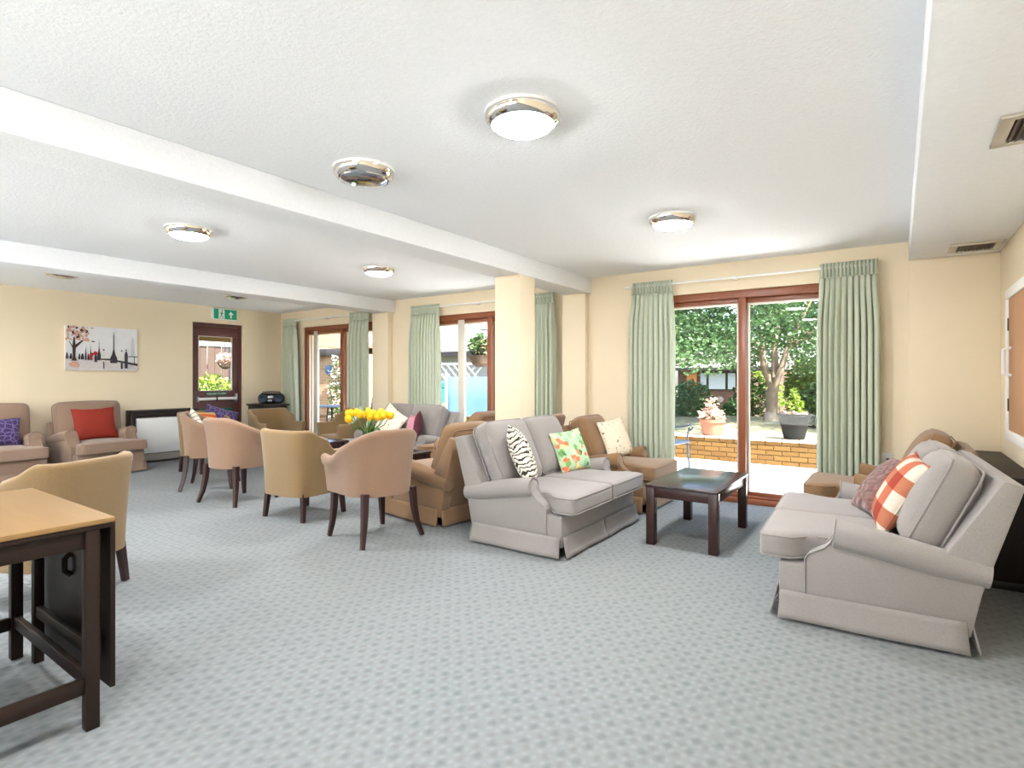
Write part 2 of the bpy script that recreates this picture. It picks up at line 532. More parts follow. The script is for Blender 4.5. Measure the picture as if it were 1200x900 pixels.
FILL_OPEN = [(-2.8, -.1), (-6.0, -3.4), (-8.9, -6.7)]  # unseen openings added behind the camera to let in more daylight
mb = MB()
xs = [XL - .22] + [v for o in sorted(FILL_OPEN) for v in o] + [XR + .2]
for i in range(0, len(xs), 2):
    mb.box(xs[i], xs[i + 1], YF - .2, YF, -.12, H)
for a, b in FILL_OPEN:
    mb.box(a, b, YF - .2, YF, 2.1, H)
struct('wall_front', mb, M['wall'], smooth=0)
# ceiling beams, bulkhead, column, pilasters
struct('trim_1', MB().box(-3.24, -2.92, YF, YB, 2.22, H), M['ceil'], bevel=.008)
struct('trim_2', MB().box(-6.50, -6.17, YF, YB, 2.215, H), M['ceil'], bevel=.008)
struct('trim_3', MB().box(.07, XR, YF, YB, 2.235, H), M['ceil'], bevel=.012)
struct('trim_4', MB().box(-3.22, -2.925, 4.33, 4.59, 0, 2.22), M['wall'], bevel=.006)
struct('trim_5', MB().box(-3.26, -2.96, 5.72, YB, 0, 2.22), M['wall'], bevel=.004)
struct('trim_6', MB().box(-6.56, -6.22, 5.70, YB, 0, 2.215), M['wall'], bevel=.004)
struct('trim_7', MB().box(.07, XR, YB - .02, YB, 0, 2.235), M['wall'], bevel=.004)
def skirt_run(name, x0, x1, y0, y1):
    struct(name, MB().box(x0, x1, y0, y1, 0, .09), M['skirting'], bevel=.004)
skirt_run('baseboard_left', XL, XL + .015, YF, DY0)
skirt_run('baseboard_left', XL, XL + .015, DY1, YB)
skirt_run('baseboard_right', XR - .015, XR, YF, YB)
xs = [XL] + [v for o in sorted(OPEN) for v in o] + [XR]
for i in range(0, len(xs), 2):
    skirt_run('baseboard_back', xs[i], xs[i + 1], YB - .015, YB)

# ------------------------------------------------------------------ patio doors
def patio(n, x0, x1, mull, y, sgn=1, stile=None):
    r = bpy.data.objects.new('window_%d' % n, None); C.objects.link(r); r['kind'] = 'structure'
    y0, y1 = y + .02, y + .13
    def b(nm, mt, *a, bev=.004):
        return MB().box(*a).build(nm, M[mt], r, bevel=bev)
    b('frame_head', 'frame', x0, x1, y0, y1, HEAD - .075, HEAD)
    b('frame_jamb', 'frame', x0, x0 + .06, y0, y1, .07, HEAD - .075)
    b('frame_jamb', 'frame', x1 - .06, x1, y0, y1, .07, HEAD - .075)
    b('sill', 'frame', x0, x1, y0 - .02, y1 + .02, 0, .05)
    b('track_rail', 'frame', x0 + .06, x1 - .06, y0 + .02, y0 + .045, .05, .075)
    b('track_rail', 'frame', x0 + .06, x1 - .06, y0 + .08, y0 + .105, .05, .075)
    b('mullion', 'frame', mull - .035, mull + .035, y0, y1, .05, HEAD - .075)
    for a, c_, yy in ((x0 + .06, mull - .035, y0 + .055), (mull + .035, x1 - .06, y0 + .085)):
        for nm, bx in (('sash_top', (a, c_, HEAD - .125, HEAD - .075)), ('sash_bottom', (a, c_, .05, .105))):
            b(nm, 'frame', bx[0], bx[1], yy - .012, yy + .02, bx[2], bx[3], bev=.003)
        b('sash_trim', 'alu', a, c_, yy - .016, yy + .016, HEAD - .145, HEAD - .125, bev=.002)
        b('sash_stile', 'alu', a, a + .022, yy - .014, yy + .014, .105, HEAD - .145, bev=.002)
        b('sash_stile', 'alu', c_ - .022, c_, yy - .014, yy + .014, .105, HEAD - .145, bev=.002)
        b('glass_pane', 'glass', a + .02, c_ - .02, yy - .003, yy + .003, .105, HEAD - .14, bev=0)
    if stile:
        for sx, mt, wd in stile:
            b('sliding_stile', mt, sx - wd / 2, sx + wd / 2, y0 + .03, y0 + .075, .075, HEAD - .075, bev=.003)
    return r
patio(1, -2.36, -.22, -1.275, YB)
patio(2, -5.66, -3.52, -4.42, YB, stile=[(-4.93, 'alu', .11)])
patio(3, -8.43, -6.62, -7.44, YB, stile=[(-8.17, 'alu', .10), (-7.26, 'frame', .06)])
for i, (a, b) in enumerate(FILL_OPEN):
    patio(4 + i, a, b, (a + b) / 2, YF - .16)  # added glazing for the unseen fill openings

# ------------------------------------------------------------------ fire door
d = bpy.data.objects.new('door_1', None); C.objects.link(d); d['kind'] = 'structure'
xf, xb = XL - .07, XL - .115
def db(nm, m, *a, bev=.004, par=d):
    return MB().box(*a).build(nm, M[m], par, bevel=bev)
db('door_jamb', 'doorwood', xb - .03, XL - .05, DY0, DY0 + .045, 0, 2.13)
db('door_jamb', 'doorwood', xb - .03, XL - .05, DY1 - .045, DY1, 0, 2.13)
db('door_head', 'doorwood', xb - .03, XL - .05, DY0 + .045, DY1 - .045, 2.08, 2.13)
ly0, ly1 = DY0 + .05, DY1 - .05
gy0, gy1, gz0, gz1 = ly0 + .07, ly1 - .10, 1.03, 1.92
db('top_rail', 'doorwood', xb, xf, ly0, ly1, gz1, 2.075)
db('door_stile', 'doorwood', xb, xf, ly0, gy0, gz0, gz1)
db('door_stile', 'doorwood', xb, xf, gy1, ly1, gz0, gz1)
db('bottom_panel', 'doorwood', xb, xf, ly0, ly1, .01, gz0)
db('glass_pane', 'glass', xf - .025, xf - .02, gy0, gy1, gz0, gz1, bev=0)
for a in ((gy0, gy0 + .012, gz0, gz1), (gy1 - .012, gy1, gz0, gz1), (gy0, gy1, gz0, gz0 + .012), (gy0, gy1, gz1 - .012, gz1)):
    db('glazing_bead', 'alu', xf - .018, xf + .003, a[0], a[1], a[2], a[3], bev=.001)
bar = MB().tube([(xf + .045, ly0 + .05, .90), (xf + .045, ly1 - .06, .905)], .024, 10).build('push_bar', M['white'], d)
db('bar_bracket', 'silver', xf, xf + .06, ly1 - .075, ly1 - .035, .82, .98, par=d)
db('bar_bracket', 'silver', xf, xf + .055, ly0 + .03, ly0 + .06, .86, .94, par=d)
db('bar_joint', 'black', xf + .01, xf + .073, ly0 + .325, ly0 + .345, .872, .932, par=d)
pl = db('push_plate', 'plategreen', xf, xf + .004, ly0 + .2, ly0 + .52, .955, 1.012, bev=0)
text('plate_lettering', 'PUSH BAR TO OPEN', .034, M['white'], pl, (xf + .005, ly0 + .36, .983), (PI / 2, 0, PI / 2))
pl = db('exit_plate', 'plategreen', xf, xf + .004, ly0 + .11, ly0 + .62, .655, .745, bev=0)
text('plate_lettering', 'Fire exit', .085, M['white'], pl, (xf + .005, ly0 + .36, .70), (PI / 2, 0, PI / 2))
# exit sign over the door
s = thing('exit_sign', 'green running man exit sign box above the fire door', 'sign', (XL, 4.765, 2.19))
MB().box(0, .06, -.20, .20, 0, .185).build('housing', M['white'], s, bevel=.006)
f = MB().box(.06, .063, -.185, .19, .012, .172).build('face', M['exitgreen'], s, smooth=0)
MB().box(.063, .0645, -.11, -.015, .016, .168).build('doorway_panel', M['white'], f, smooth=0)
man = MB()
for p in ([(-.055, .128), (-.04, .142), (-.05, .155), (-.066, .15)], [(-.075, .075), (-.055, .07), (-.045, .125), (-.068, .122)],
          [(-.066, .075), (-.055, .08), (-.09, .028), (-.098, .034)], [(-.066, .08), (-.055, .075), (-.034, .05), (-.04, .02), (-.05, .022), (-.046, .048)],
          [(-.05, .12), (-.028, .095), (-.033, .09), (-.056, .11)], [(-.066, .12), (-.09, .1), (-.084, .094), (-.062, .108)]):
    man.prism([(y, z) for y, z in p], 'x', .0645, .0655)
man.build('running_figure', M['exitgreen'], f, smooth=0)
MB().prism([(.08, .035), (.105, .035), (.105, .09), (.135, .09), (.092, .145), (.05, .09), (.08, .09)], 'x', .063, .0645).build('arrow', M['white'], f, smooth=0)

# ------------------------------------------------------------------ curtains
def curtain(x0, x1, label, folds, seed, y=5.705, top=2.265, bot=.03, sway=.0):
    rnd = random.Random(seed)
    ph = [rnd.uniform(0, 6.28) for _ in range(4)]
    W = x1 - x0
    nu, nv = folds * 14 + 1, 26
    def body(u, v):
        z = bot + (top - .13 - bot) * v
        k = 1 - .7 * sm(.86, 1.0, v)
        a = .05 * k * (1 + .2 * math.sin(5 * u + ph[0] + .8 * v))
        wv = math.sin(PI * folds * u + .4 * math.sin(6.2 * u + ph[1]) + .25 * math.sin(2.2 * v + ph[2]))
        x = x0 + W * (u + .012 * math.sin(2 * PI * folds * u * 2)) + (u - .5) * .045 * (1 - sm(.75, 1, v)) + sway * (1 - v) ** 1.3 * u
        return (x, y + a * (1 - 2 * abs(wv) ** .7) - .004, z)
    o = MB().grid(body, nu, nv).build('curtain', M['curtain'], smooth=60)
    def head(u, v):
        z = top - .13 + .13 * v
        wv = math.sin(2 * PI * folds * 1.5 * u)
        return (x0 + W * u, y + (.012 + .012 * v) * (abs(wv) ** .6) * (1 if wv > 0 else -1) - .004, z)
    hd = MB().grid(head, folds * 12 + 1, 5).build('pleated_heading', M['curtain'], o, smooth=60)
    for q in (o, hd):
        md = q.modifiers.new('thick', 'SOLIDIFY'); md.thickness = .006
    return tag(o, label, 'curtain', 'sage green pleated curtains')
curtain(-2.38, -1.93, 'sage green curtain left of the large garden window, behind tan armchair', 9, 1)
curtain(-.585, -.15, 'sage green curtain right of the large garden window, next to socket', 10, 2)
curtain(-5.74, -5.2, 'sage green curtain behind the far grey sofa, left of hanging basket view', 10, 3)
curtain(-3.86, -3.37, 'sage green curtain just right of the square column', 8, 4)
curtain(-8.87, -8.5, 'sage green sunlit curtain beside the radio in far corner', 5, 5, sway=.14)
curtain(-7.10, -6.64, 'sage green curtain behind tub chair with pale green cushion', 6, 6)
def rail(x0, x1, label):
    o = MB().tube([(x0, 5.70, 2.225), (x1, 5.70, 2.225)], .011, 8).build('curtain_rail', M['white'])
    for k in range(3):
        x = x0 + (x1 - x0) * (.12 + .38 * k)
        MB().box(x - .012, x + .012, 5.70, YB, 2.21, 2.24).build('rail_bracket', M['white'], o, bevel=.003)
    tag(o, label, 'curtain rail', 'white curtain rails')
rail(-2.46, -.18, 'white curtain rail over the large garden window')
rail(-5.74, -3.38, 'white curtain rail over the middle window behind column')
rail(-8.87, -6.64, 'white curtain rail over the far corner window')

# ------------------------------------------------------------------ ceiling lamps
def lamp(x, y, lit, label, led=False):
    o = thing('ceiling_lamp', label, 'ceiling light', (x, y, H), 0, 'round chrome ceiling lights')
    MB().lathe([(.10, 0), (.168, 0), (.168, -.012), (.15, -.014)], 40).build('base_plate', M['white'], o)
    MB().lathe([(.16, -.010), (.166, -.014), (.163, -.03), (.152, -.047), (.138, -.058), (.134, -.054), (.13, -.02)], 48).build('chrome_ring', M['chrome'], o)
    prof = [(.133, -.05), (.128, -.06), (.108, -.071), (.07, -.079), (.02, -.082)]
    MB().lathe(prof, 40).build('diffuser', M['lit'] if lit else M['mirror'], o)
    if led:
        MB().lathe([(.006, -.079), (.009, -.083), (.004, -.087)], 10, -.05, -.03).build('indicator_light', M['led'], o)
    return o
lamp(-1.35, 2.02, True, 'lit round ceiling light, largest in view, over open carpet')
lamp(-1.34, 3.95, True, 'lit round ceiling light nearest the large garden window')
lamp(-2.44, 2.06, False, 'unlit mirrored ceiling light with green indicator beside the beam', True)
lamp(-4.52, 2.10, True, 'lit round ceiling light left of the first beam')
lamp(-4.50, 4.0, True, 'lit round ceiling light between beams, nearest the column')
lamp(-7.42, 2.15, False, 'unlit chrome ceiling light above the painting')
lamp(-7.40, 4.06, False, 'unlit chrome ceiling light near the exit sign')
for x, y in ((-1.35, .1), (-1.35, -1.8), (-4.52, .15), (-4.52, -1.8), (-7.42, .2), (-7.42, -1.8)):  # unseen lamps added behind the camera to raise the room's brightness
    lamp(x, y, True, 'lit ceiling light added behind the viewpoint to brighten the room')

# ------------------------------------------------------------------ air vents
def vent(y0, y1, label):
    o = thing('air_vent', label, 'vent', (.475, (y0 + y1) / 2, 2.235), 0, 'bulkhead air vents')
    hx, hy = .155, (y1 - y0) / 2
    for a in ((-hx, hx, -hy, -hy + .035), (-hx, hx, hy - .035, hy), (-hx, -hx + .045, -hy + .035, hy - .035), (hx - .045, hx, -hy + .035, hy - .035)):
        MB().box(a[0], a[1], a[2], a[3], -.014, 0).build('vent_frame', M['ventframe'], o, bevel=.003)
    MB().box(-hx + .03, hx - .03, -hy + .03, hy - .03, -.003, 0).build('back_plate', M['black'], o, smooth=0)
    for k in range(9):
        x = -hx + .06 + k * (2 * hx - .12) / 8
        MB().prism([(x - .009, -.012), (x - .006, -.012), (x + .009, -.003), (x + .006, -.003)], 'y', -hy + .035, hy - .035).build('slat', M['bronze'], o, smooth=0)
vent(2.79, 3.13, 'satin framed air vent in bulkhead, close to the viewer')
vent(5.27, 5.60, 'satin framed air vent in bulkhead, near the window wall')

# ------------------------------------------------------------------ sofas and armchairs
def tilt(y0, z0, a):
    ca, sa = math.cos(a), math.sin(a)
    def f(x, y, z):
        dy, dz = y - y0, z - z0
        return (x, y0 + dy * ca + dz * sa, z0 + dz * ca - dy * sa)
    return f
def round_rect(hx, hz, r, n=5):
    pts = []
    for cx, cz, a0 in ((hx - r, hz - r, 0), (-hx + r, hz - r, 90), (-hx + r, -hz + r, 180), (hx - r, -hz + r, 270)):
        for k in range(n + 1):
            a = R(a0 + 90 * k / n)
            pts.append((cx + r * math.cos(a), cz + r * math.sin(a)))
    return pts
def settee(name, label, cat, n, W, m, loc, rz, group, backtop=.92, lean=.27, backz=.775, armz=0.0, arm=.10):
    o = thing(name, label, cat, loc, rz, group)
    hw = W / 2
    yb = lambda z: .38 + lean * z
    MB().box(-hw + .006, hw - .006, -.375, .36, .07, .29).build('base', m, o, bevel=.018)
    # back frame, leaning
    MB().prism([(.22, .25), (.385, .08), (yb(backz), backz), (yb(backz) - .075, backz + .018), (.30, .42)], 'x', -hw + .002, hw - .002).build('back_frame', m, o, bevel=.016)
    prof = [(-.25, .08), (-.25, .325), (-.235, .352), (-.20, .372), (-.165, .392), (-.14, .42), (-.125, .455)]
    for s in (-1, 1):
        xo, xi = s * hw, s * (hw - arm)
        z1, z2 = .462 + armz, .362 + armz
        poly = [(y, z + armz * sm(.3, .46, z)) for y, z in prof] + [(-.10, z1), (yb(z2) - .02, z2), (yb(.08), .08)]
        a = MB().prism(poly, 'x', min(xo, xi), max(xo, xi)).build('arm', m, o, bevel=.008)
        cx = s * (hw - arm * .5 + .012)
        pts = [(cx, -.128, z1 + .001), (cx, -.12, z1), (cx, .1, z1 - .035), (cx, .3, z1 - .075), (cx, yb(z2) - .005, z2)]
        MB().tube(pts, [.064, .073, .072, .068, .058], 20).build('arm_roll', m, a, smooth=50)
        ring = [(cx + .07 * math.cos(t * PI / 9), -.124, z1 + .07 * math.sin(t * PI / 9)) for t in range(18)]
        MB().tube(ring, .005, 6, closed=True).build('piping', m, a, smooth=60)
        for xx in (xo, xi):
            MB().tube([(xx, y - .003, z) for y, z in poly[:7]], .005, 6).build('piping', m, a, smooth=60)
    # seat cushions with the front wrapping round the arms
    sw = (W - 2 * arm) / n
    for k in range(n):
        cx = -hw + arm + sw * (k + .5)
        lext = arm * .95 if k == 0 else 0
        rext = arm * .95 if k == n - 1 else 0
        def tee(x, y, z, cx=cx, lext=lext, rext=rext):
            t = 1 - sm(-.30, -.245, y)
            e = (x - cx) / (sw / 2)
            return (x + t * (rext * max(0, e) - lext * max(0, -e)), y, z - .012 * sm(.0, .3, y) + .006)
        q = MB().soft((cx, -.115, .357), (sw - .006, .71, .135), .035, 14, .014, tee).build('seat_cushion', m, o, smooth=60)
        for zz in (.357 + .052, .357 - .052):
            path = [tee(cx + a, -.115 + b, zz) for a, b in dense(round_rect((sw - .006) / 2 - .004, .351, .03))]
            MB().tube(path, .0055, 6, closed=True).build('piping', m, q, smooth=60)
    for k in range(n):
        cx = -hw + arm + sw * (k + .5)
        hgt = backtop - .40
        f = tilt(.20, .41, math.atan(lean) + (.16 if lean > .2 else .05))
        y0 = .20
        q = MB().soft((cx, y0 + .01, .41 + hgt / 2), (sw + .026 + (0 if lean > .2 else .17), .175, hgt), .07, 12, .012, f, .05).build('back_cushion', m, o, smooth=60)
        for yy in (-.052, .072):
            path = [f(cx + a, y0 + .01 + yy, .41 + hgt / 2 + b) for a, b in round_rect((sw + .026 + (0 if lean > .2 else .17)) / 2 - .008, hgt / 2 - .006, .065)]
            MB().tube(path, .0055, 6, closed=True).build('piping', m, q, smooth=60)
    # valance skirt in separate flared panels
    def panel(p0, p1, nrm, ph):
        def fn(u, v):
            t = 1 - v
            x = p0[0] + (p1[0] - p0[0]) * u; y = p0[1] + (p1[1] - p0[1]) * u
            out = .004 + .032 * t ** 1.2 + .004 * t * math.sin(9 * u + ph)
            e = (u - .5) * .03 * t
            return (x + nrm[0] * out + (p1[0] - p0[0]) * e, y + nrm[1] * out + (p1[1] - p0[1]) * e, .15 - .135 * t)
        q = MB().grid(fn, 14, 6).build('skirt_panel', m, o, smooth=60)
        md = q.modifiers.new('thick', 'SOLIDIFY'); md.thickness = .008; md.offset = 1
    for k in range(n):
        w0 = -hw + W * k / n; w1 = -hw + W * (k + 1) / n
        panel((w0 + .012, -.378), (w1 - .012, -.378), (0, -1), k)
    panel((-hw, .385), (-hw, -.365), (-1, 0), 2)
    panel((hw, -.365), (hw, .385), (1, 0), 3)
    panel((hw - .012, .40), (-hw + .012, .40), (0, 1), 4)
    return o
def dense(pts, m=6):
    out = []
    for i in range(len(pts)):
        a, b = pts[i], pts[(i + 1) % len(pts)]
        L = math.hypot(b[0] - a[0], b[1] - a[1])
        k = max(1, int(L / .04))
        out += [(a[0] + (b[0] - a[0]) * t / k, a[1] + (b[1] - a[1]) * t / k) for t in range(k)]
    return out
SG = 'grey two seat sofas'
settee('sofa', 'grey two seat sofa with zebra and floral cushions, side on to coffee table', 'sofa', 2, 1.28, M['grey'], (-2.26, 3.93, 0), 90, SG)
settee('sofa', 'large grey two seat sofa with pink and orange cushions in right foreground', 'sofa', 2, 1.28, M['grey'], (-.17, 3.81, 0), -87, SG, backtop=.875)
settee('sofa', 'grey two seat sofa against window wall behind the yellow tulips', 'sofa', 2, 1.28, M['grey'], (-5.46, 5.13, 0), 0, SG, backtop=.90)
AG = 'tan skirted armchairs'
t1 = settee('armchair', 'tan armchair seen from behind, touching the back of grey sofa', 'armchair', 1, .70, M['tan'], (-3.47, 3.82, 0), -97, AG, backtop=.87, backz=.74)
clone(t1, 'tan armchair with insect print cushion next to the large garden window', (-2.28, 5.18, 0), 90)
clone(t1, 'tan armchair mostly hidden behind the large right hand grey sofa', (-.14, 5.14, 0), -90)
clone(t1, 'tan armchair beside the far grey sofa, just left of column', (-4.3, 5.15, 0), -90)
BG = 'taupe brown armchairs by the left wall'
settee('armchair', 'taupe brown armchair with purple damask cushion at left picture edge', 'armchair', 1, .79, M['taupe'], (-8.66, 1.86, 0), 90, BG, backtop=.92, lean=.07, backz=.66, armz=.06, arm=.12)
settee('armchair', 'taupe brown armchair with brick red cushion below the painting', 'armchair', 1, .79, M['taupe'], (-8.62, 2.86, 0), 96, BG, backtop=.92, lean=.07, backz=.66, armz=.06, arm=.12)

# ------------------------------------------------------------------ tub chairs
def tub(label, m, loc, rz, tall, group):
    o = thing('tub_chair', label, 'chair', loc, rz, group)
    if tall:
        a, yf, yr, ex, zb, harm, hback, th = .315, -.30, .30, 2.3, .355, .635, .85, .06
    else:
        a, yf, yr, ex, zb, harm, hback, th = .325, -.30, .30, 3.6, .215, .605, .79, .055
    ua = .52 if tall else .50
    def plan(u):
        s = 1 if u >= 0 else -1
        au = abs(u)
        yc = yr - .30
        if au <= ua:
            ph = au / ua * PI / 2
            x = s * a * abs(math.sin(ph)) ** (2 / ex); y = yc + .30 * abs(math.cos(ph)) ** (2 / ex)
            nx, ny = (s * abs(math.sin(ph)) ** (2 - 2 / ex), abs(math.cos(ph)) ** (2 - 2 / ex))
        else:
            t = (au - ua) / (1 - ua)
            x = s * (a - .012 * t); y = yc + (yf - yc) * t
            nx, ny = s, .0
        L = math.hypot(nx, ny) or 1
        return x, y, nx / L, ny / L
    def hgt(u):
        au = abs(u)
        if tall:
            return harm + (hback - harm) * (1 - sm(.10, .88, au)) + .012 * sm(.9, 1, au)
        return harm + (hback - harm) * (1 - sm(.36, .66, au))
    nsec = 14
    def sec(u, h):
        pts = []
        rt = th / 2
        if tall:
            fl = .028
            pts += [(.055, zb), (.045, zb + (h - zb) * .35), (.028, zb + (h - zb) * .7), (.012, h - .075)]
            for k in range(7):
                an = PI * 1.18 - (PI * 1.18 + .25 * PI) * k / 6
                pts.append((.012 + rt - fl * .2 - (rt + .006) * math.cos(PI - an) * 1.0 * 1, h - rt + (rt + .004) * math.sin(an)))
            pts += [(.07, h - .09), (.082, max(.47, h - .2)), (.092, .40)]
        else:
            pts += [(.045, zb), (.035, zb + (h - zb) * .35), (.02, zb + (h - zb) * .7), (.008, h - .06)]
            for k in range(7):
                an = PI - PI * k / 6
                pts.append((rt + rt * math.cos(an) + .004, h - rt + rt * math.sin(an)))
            pts += [(.066, h - .1), (.075, max(.42, h - .2)), (.085, .36)]
        return pts
    nu = 61
    mbs = MB()
    def surf(i, j):
        u = -1 + 2 * i
        x, y, nx, ny = plan(u)
        p = sec(u, hgt(u))
        dd, z = p[int(round(j * nsec)) % nsec] if False else p[min(int(round(j * (len(p) - 1))), len(p) - 1)]
        return (x - nx * dd, y - ny * dd, z)
    np_ = len(sec(0, .7))
    mbs.grid(surf, nu, np_)
    # close the section underneath and at both arm ends
    for i in range(nu - 1):
        mbs.f.append((i * np_, i * np_ + np_ - 1, (i + 1) * np_ + np_ - 1, (i + 1) * np_)); mbs.mi.append(0)
    mbs.f.append(tuple(range(np_))); mbs.f.append(tuple((nu - 1) * np_ + k for k in range(np_))[::-1]); mbs.mi += [0, 0]
    sh = mbs.build('back_shell', m, o, smooth=50)
    seat_t = .475 if tall else .43
    # under-frame and seat cushion
    ins = .055 if tall else .045
    poly = []
    for k in range(41):
        x, y, nx, ny = plan(-1 + 2 * k / 40)
        poly.append((x - nx * ins * 1.02, y - ny * ins * 1.02))
    poly += [(a * .62, yf - .012), (-a * .62, yf - .012)]
    MB().prism(poly, 'z', zb + .001, seat_t - .10).build('seat_frame', m, o, bevel=.008)
    def rnd(x, y, z):
        t = sm(-.06, .22, y)
        return (x * (1 - (.42 if tall else .12) * t * t), y - .03 * t, z)
    MB().soft((0, -.035, seat_t - .05), (2 * a - .155, .53, .11), .035, 12, .012, rnd).build('seat_cushion', m, o, smooth=60)
    # legs
    lr = .019 if tall else .02
    for sx in (-1, 1):
        for sy in (-1, 1):
            tx, ty = sx * (a - .10), (.19 if sy > 0 else -.235)
            if tall:
                e = .055 if sy > 0 else .03
                pts = [(tx, ty, zb + .03), (tx + sx * e * .15, ty + sy * e * .15, zb * .66), (tx + sx * e * .45, ty + sy * e * .45, zb * .33), (tx + sx * e, ty + sy * e, 0)]
                rs = [.024, .022, .019, .015]
            else:
                e = .02
                pts = [(tx, ty, zb + .03), (tx + sx * e, ty + sy * e, 0)]
                rs = [.022, .017]
            MB().tube(pts, rs, 4, sq=True).build('leg', M['darkleg'], o, bevel=.003, seg=1)
    return o
TG, LG = 'rosy tan sabre leg tub chairs', 'golden tan tub chairs'
tD = tub('rosy tan tub chair with swept back, in front of the tulips', M['tubpink'], (-3.37, 2.96, 0), -98, True, TG)
clone(tD, 'rosy tan tub chair next to the golden one, curved leg at left', (-5.50, 3.03, 0), 189)
clone(tD, 'rosy tan tub chair with cream striped cushion, farthest left of the circle', (-6.48, 3.24, 0), 142)
clone(tD, 'rosy tan tub chair behind the square column, only its back top showing', (-3.24, 5.12, 0), -90)
tC = tub('golden tan tub chair with flat back in the middle of the circle, facing away', M['tubgold'], (-4.44, 3.05, 0), 186, False, LG)
clone(tC, 'golden tan tub chair behind the oak drop leaf table', (-3.96, 1.12, 0), -62)
clone(tC, 'golden tan tub chair in front of the radio cabinet', (-7.46, 4.65, 0), 90)
clone(tC, 'golden tan tub chair with pale green cushion by the far curtain', (-6.50, 5.18, 0), -8)
clone(tC, 'golden tan tub chair with purple and striped cushions before the fire door', (-7.62, 3.78, 0), 96)

# ------------------------------------------------------------------ cushions
def pillow(label, m, wd, ht, th, loc, rz, lean=-15, roll=0, puff=.5, seam=None):
    mbp = MB()
    n = 22
    for sg in (-1, 1):
        def fn(u, v, sg=sg):
            a, b = math.sin((2 * u - 1) * PI / 2), math.sin((2 * v - 1) * PI / 2)
            t = max(0, (1 - abs(a) ** 2.4) * (1 - abs(b) ** 2.4)) ** puff
            x = wd / 2 * a * (1 - .075 * (1 - b * b) * abs(a) ** 3)
            z = ht / 2 * b * (1 - .075 * (1 - a * a) * abs(b) ** 3)
            return (x, sg * th / 2 * t, z + ht / 2)
        mbp.grid(fn, n, n)
    o = mbp.build('cushion', m, None, smooth=70, weld=True, loc=loc)
    o.rotation_euler = (Matrix.Rotation(R(rz), 3, 'Z') @ Matrix.Rotation(R(lean), 3, 'X') @ Matrix.Rotation(R(roll), 3, 'Y')).to_euler()
    e = [(wd / 2 * a * (1 - .075 * (1 - b * b) * abs(a) ** 3), 0, ht / 2 * b * (1 - .075 * (1 - a * a) * abs(b) ** 3) + ht / 2)
         for a, b in [(-1 + 2 * k / 12, -1) for k in range(12)] + [(1, -1 + 2 * k / 12) for k in range(12)] + [(1 - 2 * k / 12, 1) for k in range(12)] + [(-1, 1 - 2 * k / 12) for k in range(12)]]
    MB().tube(e, .004, 6, closed=True).build('piping', seam or m, o, smooth=60)
    return tag(o, label, 'cushion')
def onto(ox, oy, rz, lx, ly):
    a = R(rz)
    return (ox + lx * math.cos(a) - ly * math.sin(a), oy + lx * math.sin(a) + ly * math.cos(a))
def cush(label, m, wd, ht, th, base, lx, ly, z, dz=0, lean=-18, roll=0, **k):
    x, y = onto(base[0], base[1], base[2], lx, ly)
    return pillow(label, m, wd, ht, th, (x, y, z), base[2] + dz, lean, roll, **k)
S1, S2, S3 = (-2.26, 3.93, 90), (-.17, 3.81, -87), (-5.46, 5.13, 0)
cush('zebra striped cream and black cushion leaning on grey sofa arm', M['zebra'], .47, .47, .16, S1, -.40, .0, .435, 34, -22, 8)
cush('green tropical floral print cushion on the grey sofa', M['floralgreen'], .40, .37, .13, S1, .36, .03, .43, -12, -22, -4)
cush('orange and white plaid cushion on the right foreground sofa', M['plaid'], .45, .43, .15, S2, .20, .06, .44, 4, -28, 3)
cush('dusky rose ruched cushion lying beside the orange plaid one', M['ruched'], .44, .40, .16, S2, -.10, .0, .44, 14, -38, -6)
cush('cream berry sprig cushion tilted on its corner on far sofa', M['floralcream'], .42, .42, .13, S3, -.28, .0, .46, 8, -20, 30)
cush('pink satin cushion between berry print and maroon cushions', M['pink'], .34, .32, .11, S3, .20, .06, .435, -32, -12, 0)
cush('maroon velvet cushion edge-on at right of the far sofa', M['maroon'], .38, .38, .11, S3, .36, .02, .435, -46, -8, 0)
T2 = (-2.28, 5.18, 90)
cush('cream insect print cushion on the tan armchair by window', M['insect'], .42, .40, .12, T2, .10, .03, .435, -14, -20, -6)
cush('yellow floral cushion on the tan armchair left of column', M['yellowfloral'], .40, .38, .12, (-4.3, 5.15, -90), -.05, .05, .43, 0, -18, 0)
P1, P2 = (-8.66, 1.86, 90), (-8.62, 2.86, 96)
cush('purple damask cushion on the armchair at left picture edge', M['damask'], .50, .33, .13, P1, .0, .05, .435, -4, -12, 0)
cush('brick red velvet cushion on the armchair below painting', M['red'], .50, .42, .15, P2, .02, .05, .435, 0, -14, -1)
A1, G1, F1 = (-6.48, 3.24, 142), (-7.62, 3.78, 96), (-6.50, 5.18, -8)
cush('cream and grey striped cushion poking above rosy tan tub chair', M['creamstripe'], .42, .42, .12, A1, .06, .06, .47, 25, -20, 18)
cush('purple damask cushion on tub chair in front of the fire door', M['damask'], .42, .42, .12, G1, .14, .08, .435, -20, -16, 20)
cush('yellow and orange striped cushion next to purple one on tub chair', M['sunset'], .44, .40, .12, G1, -.03, -.08, .435, 10, -28, 6)
cush('pale green leaf print cushion on the far golden tub chair', M['palegreen'], .40, .38, .12, F1, .05, .06, .435, 8, -22, 24)

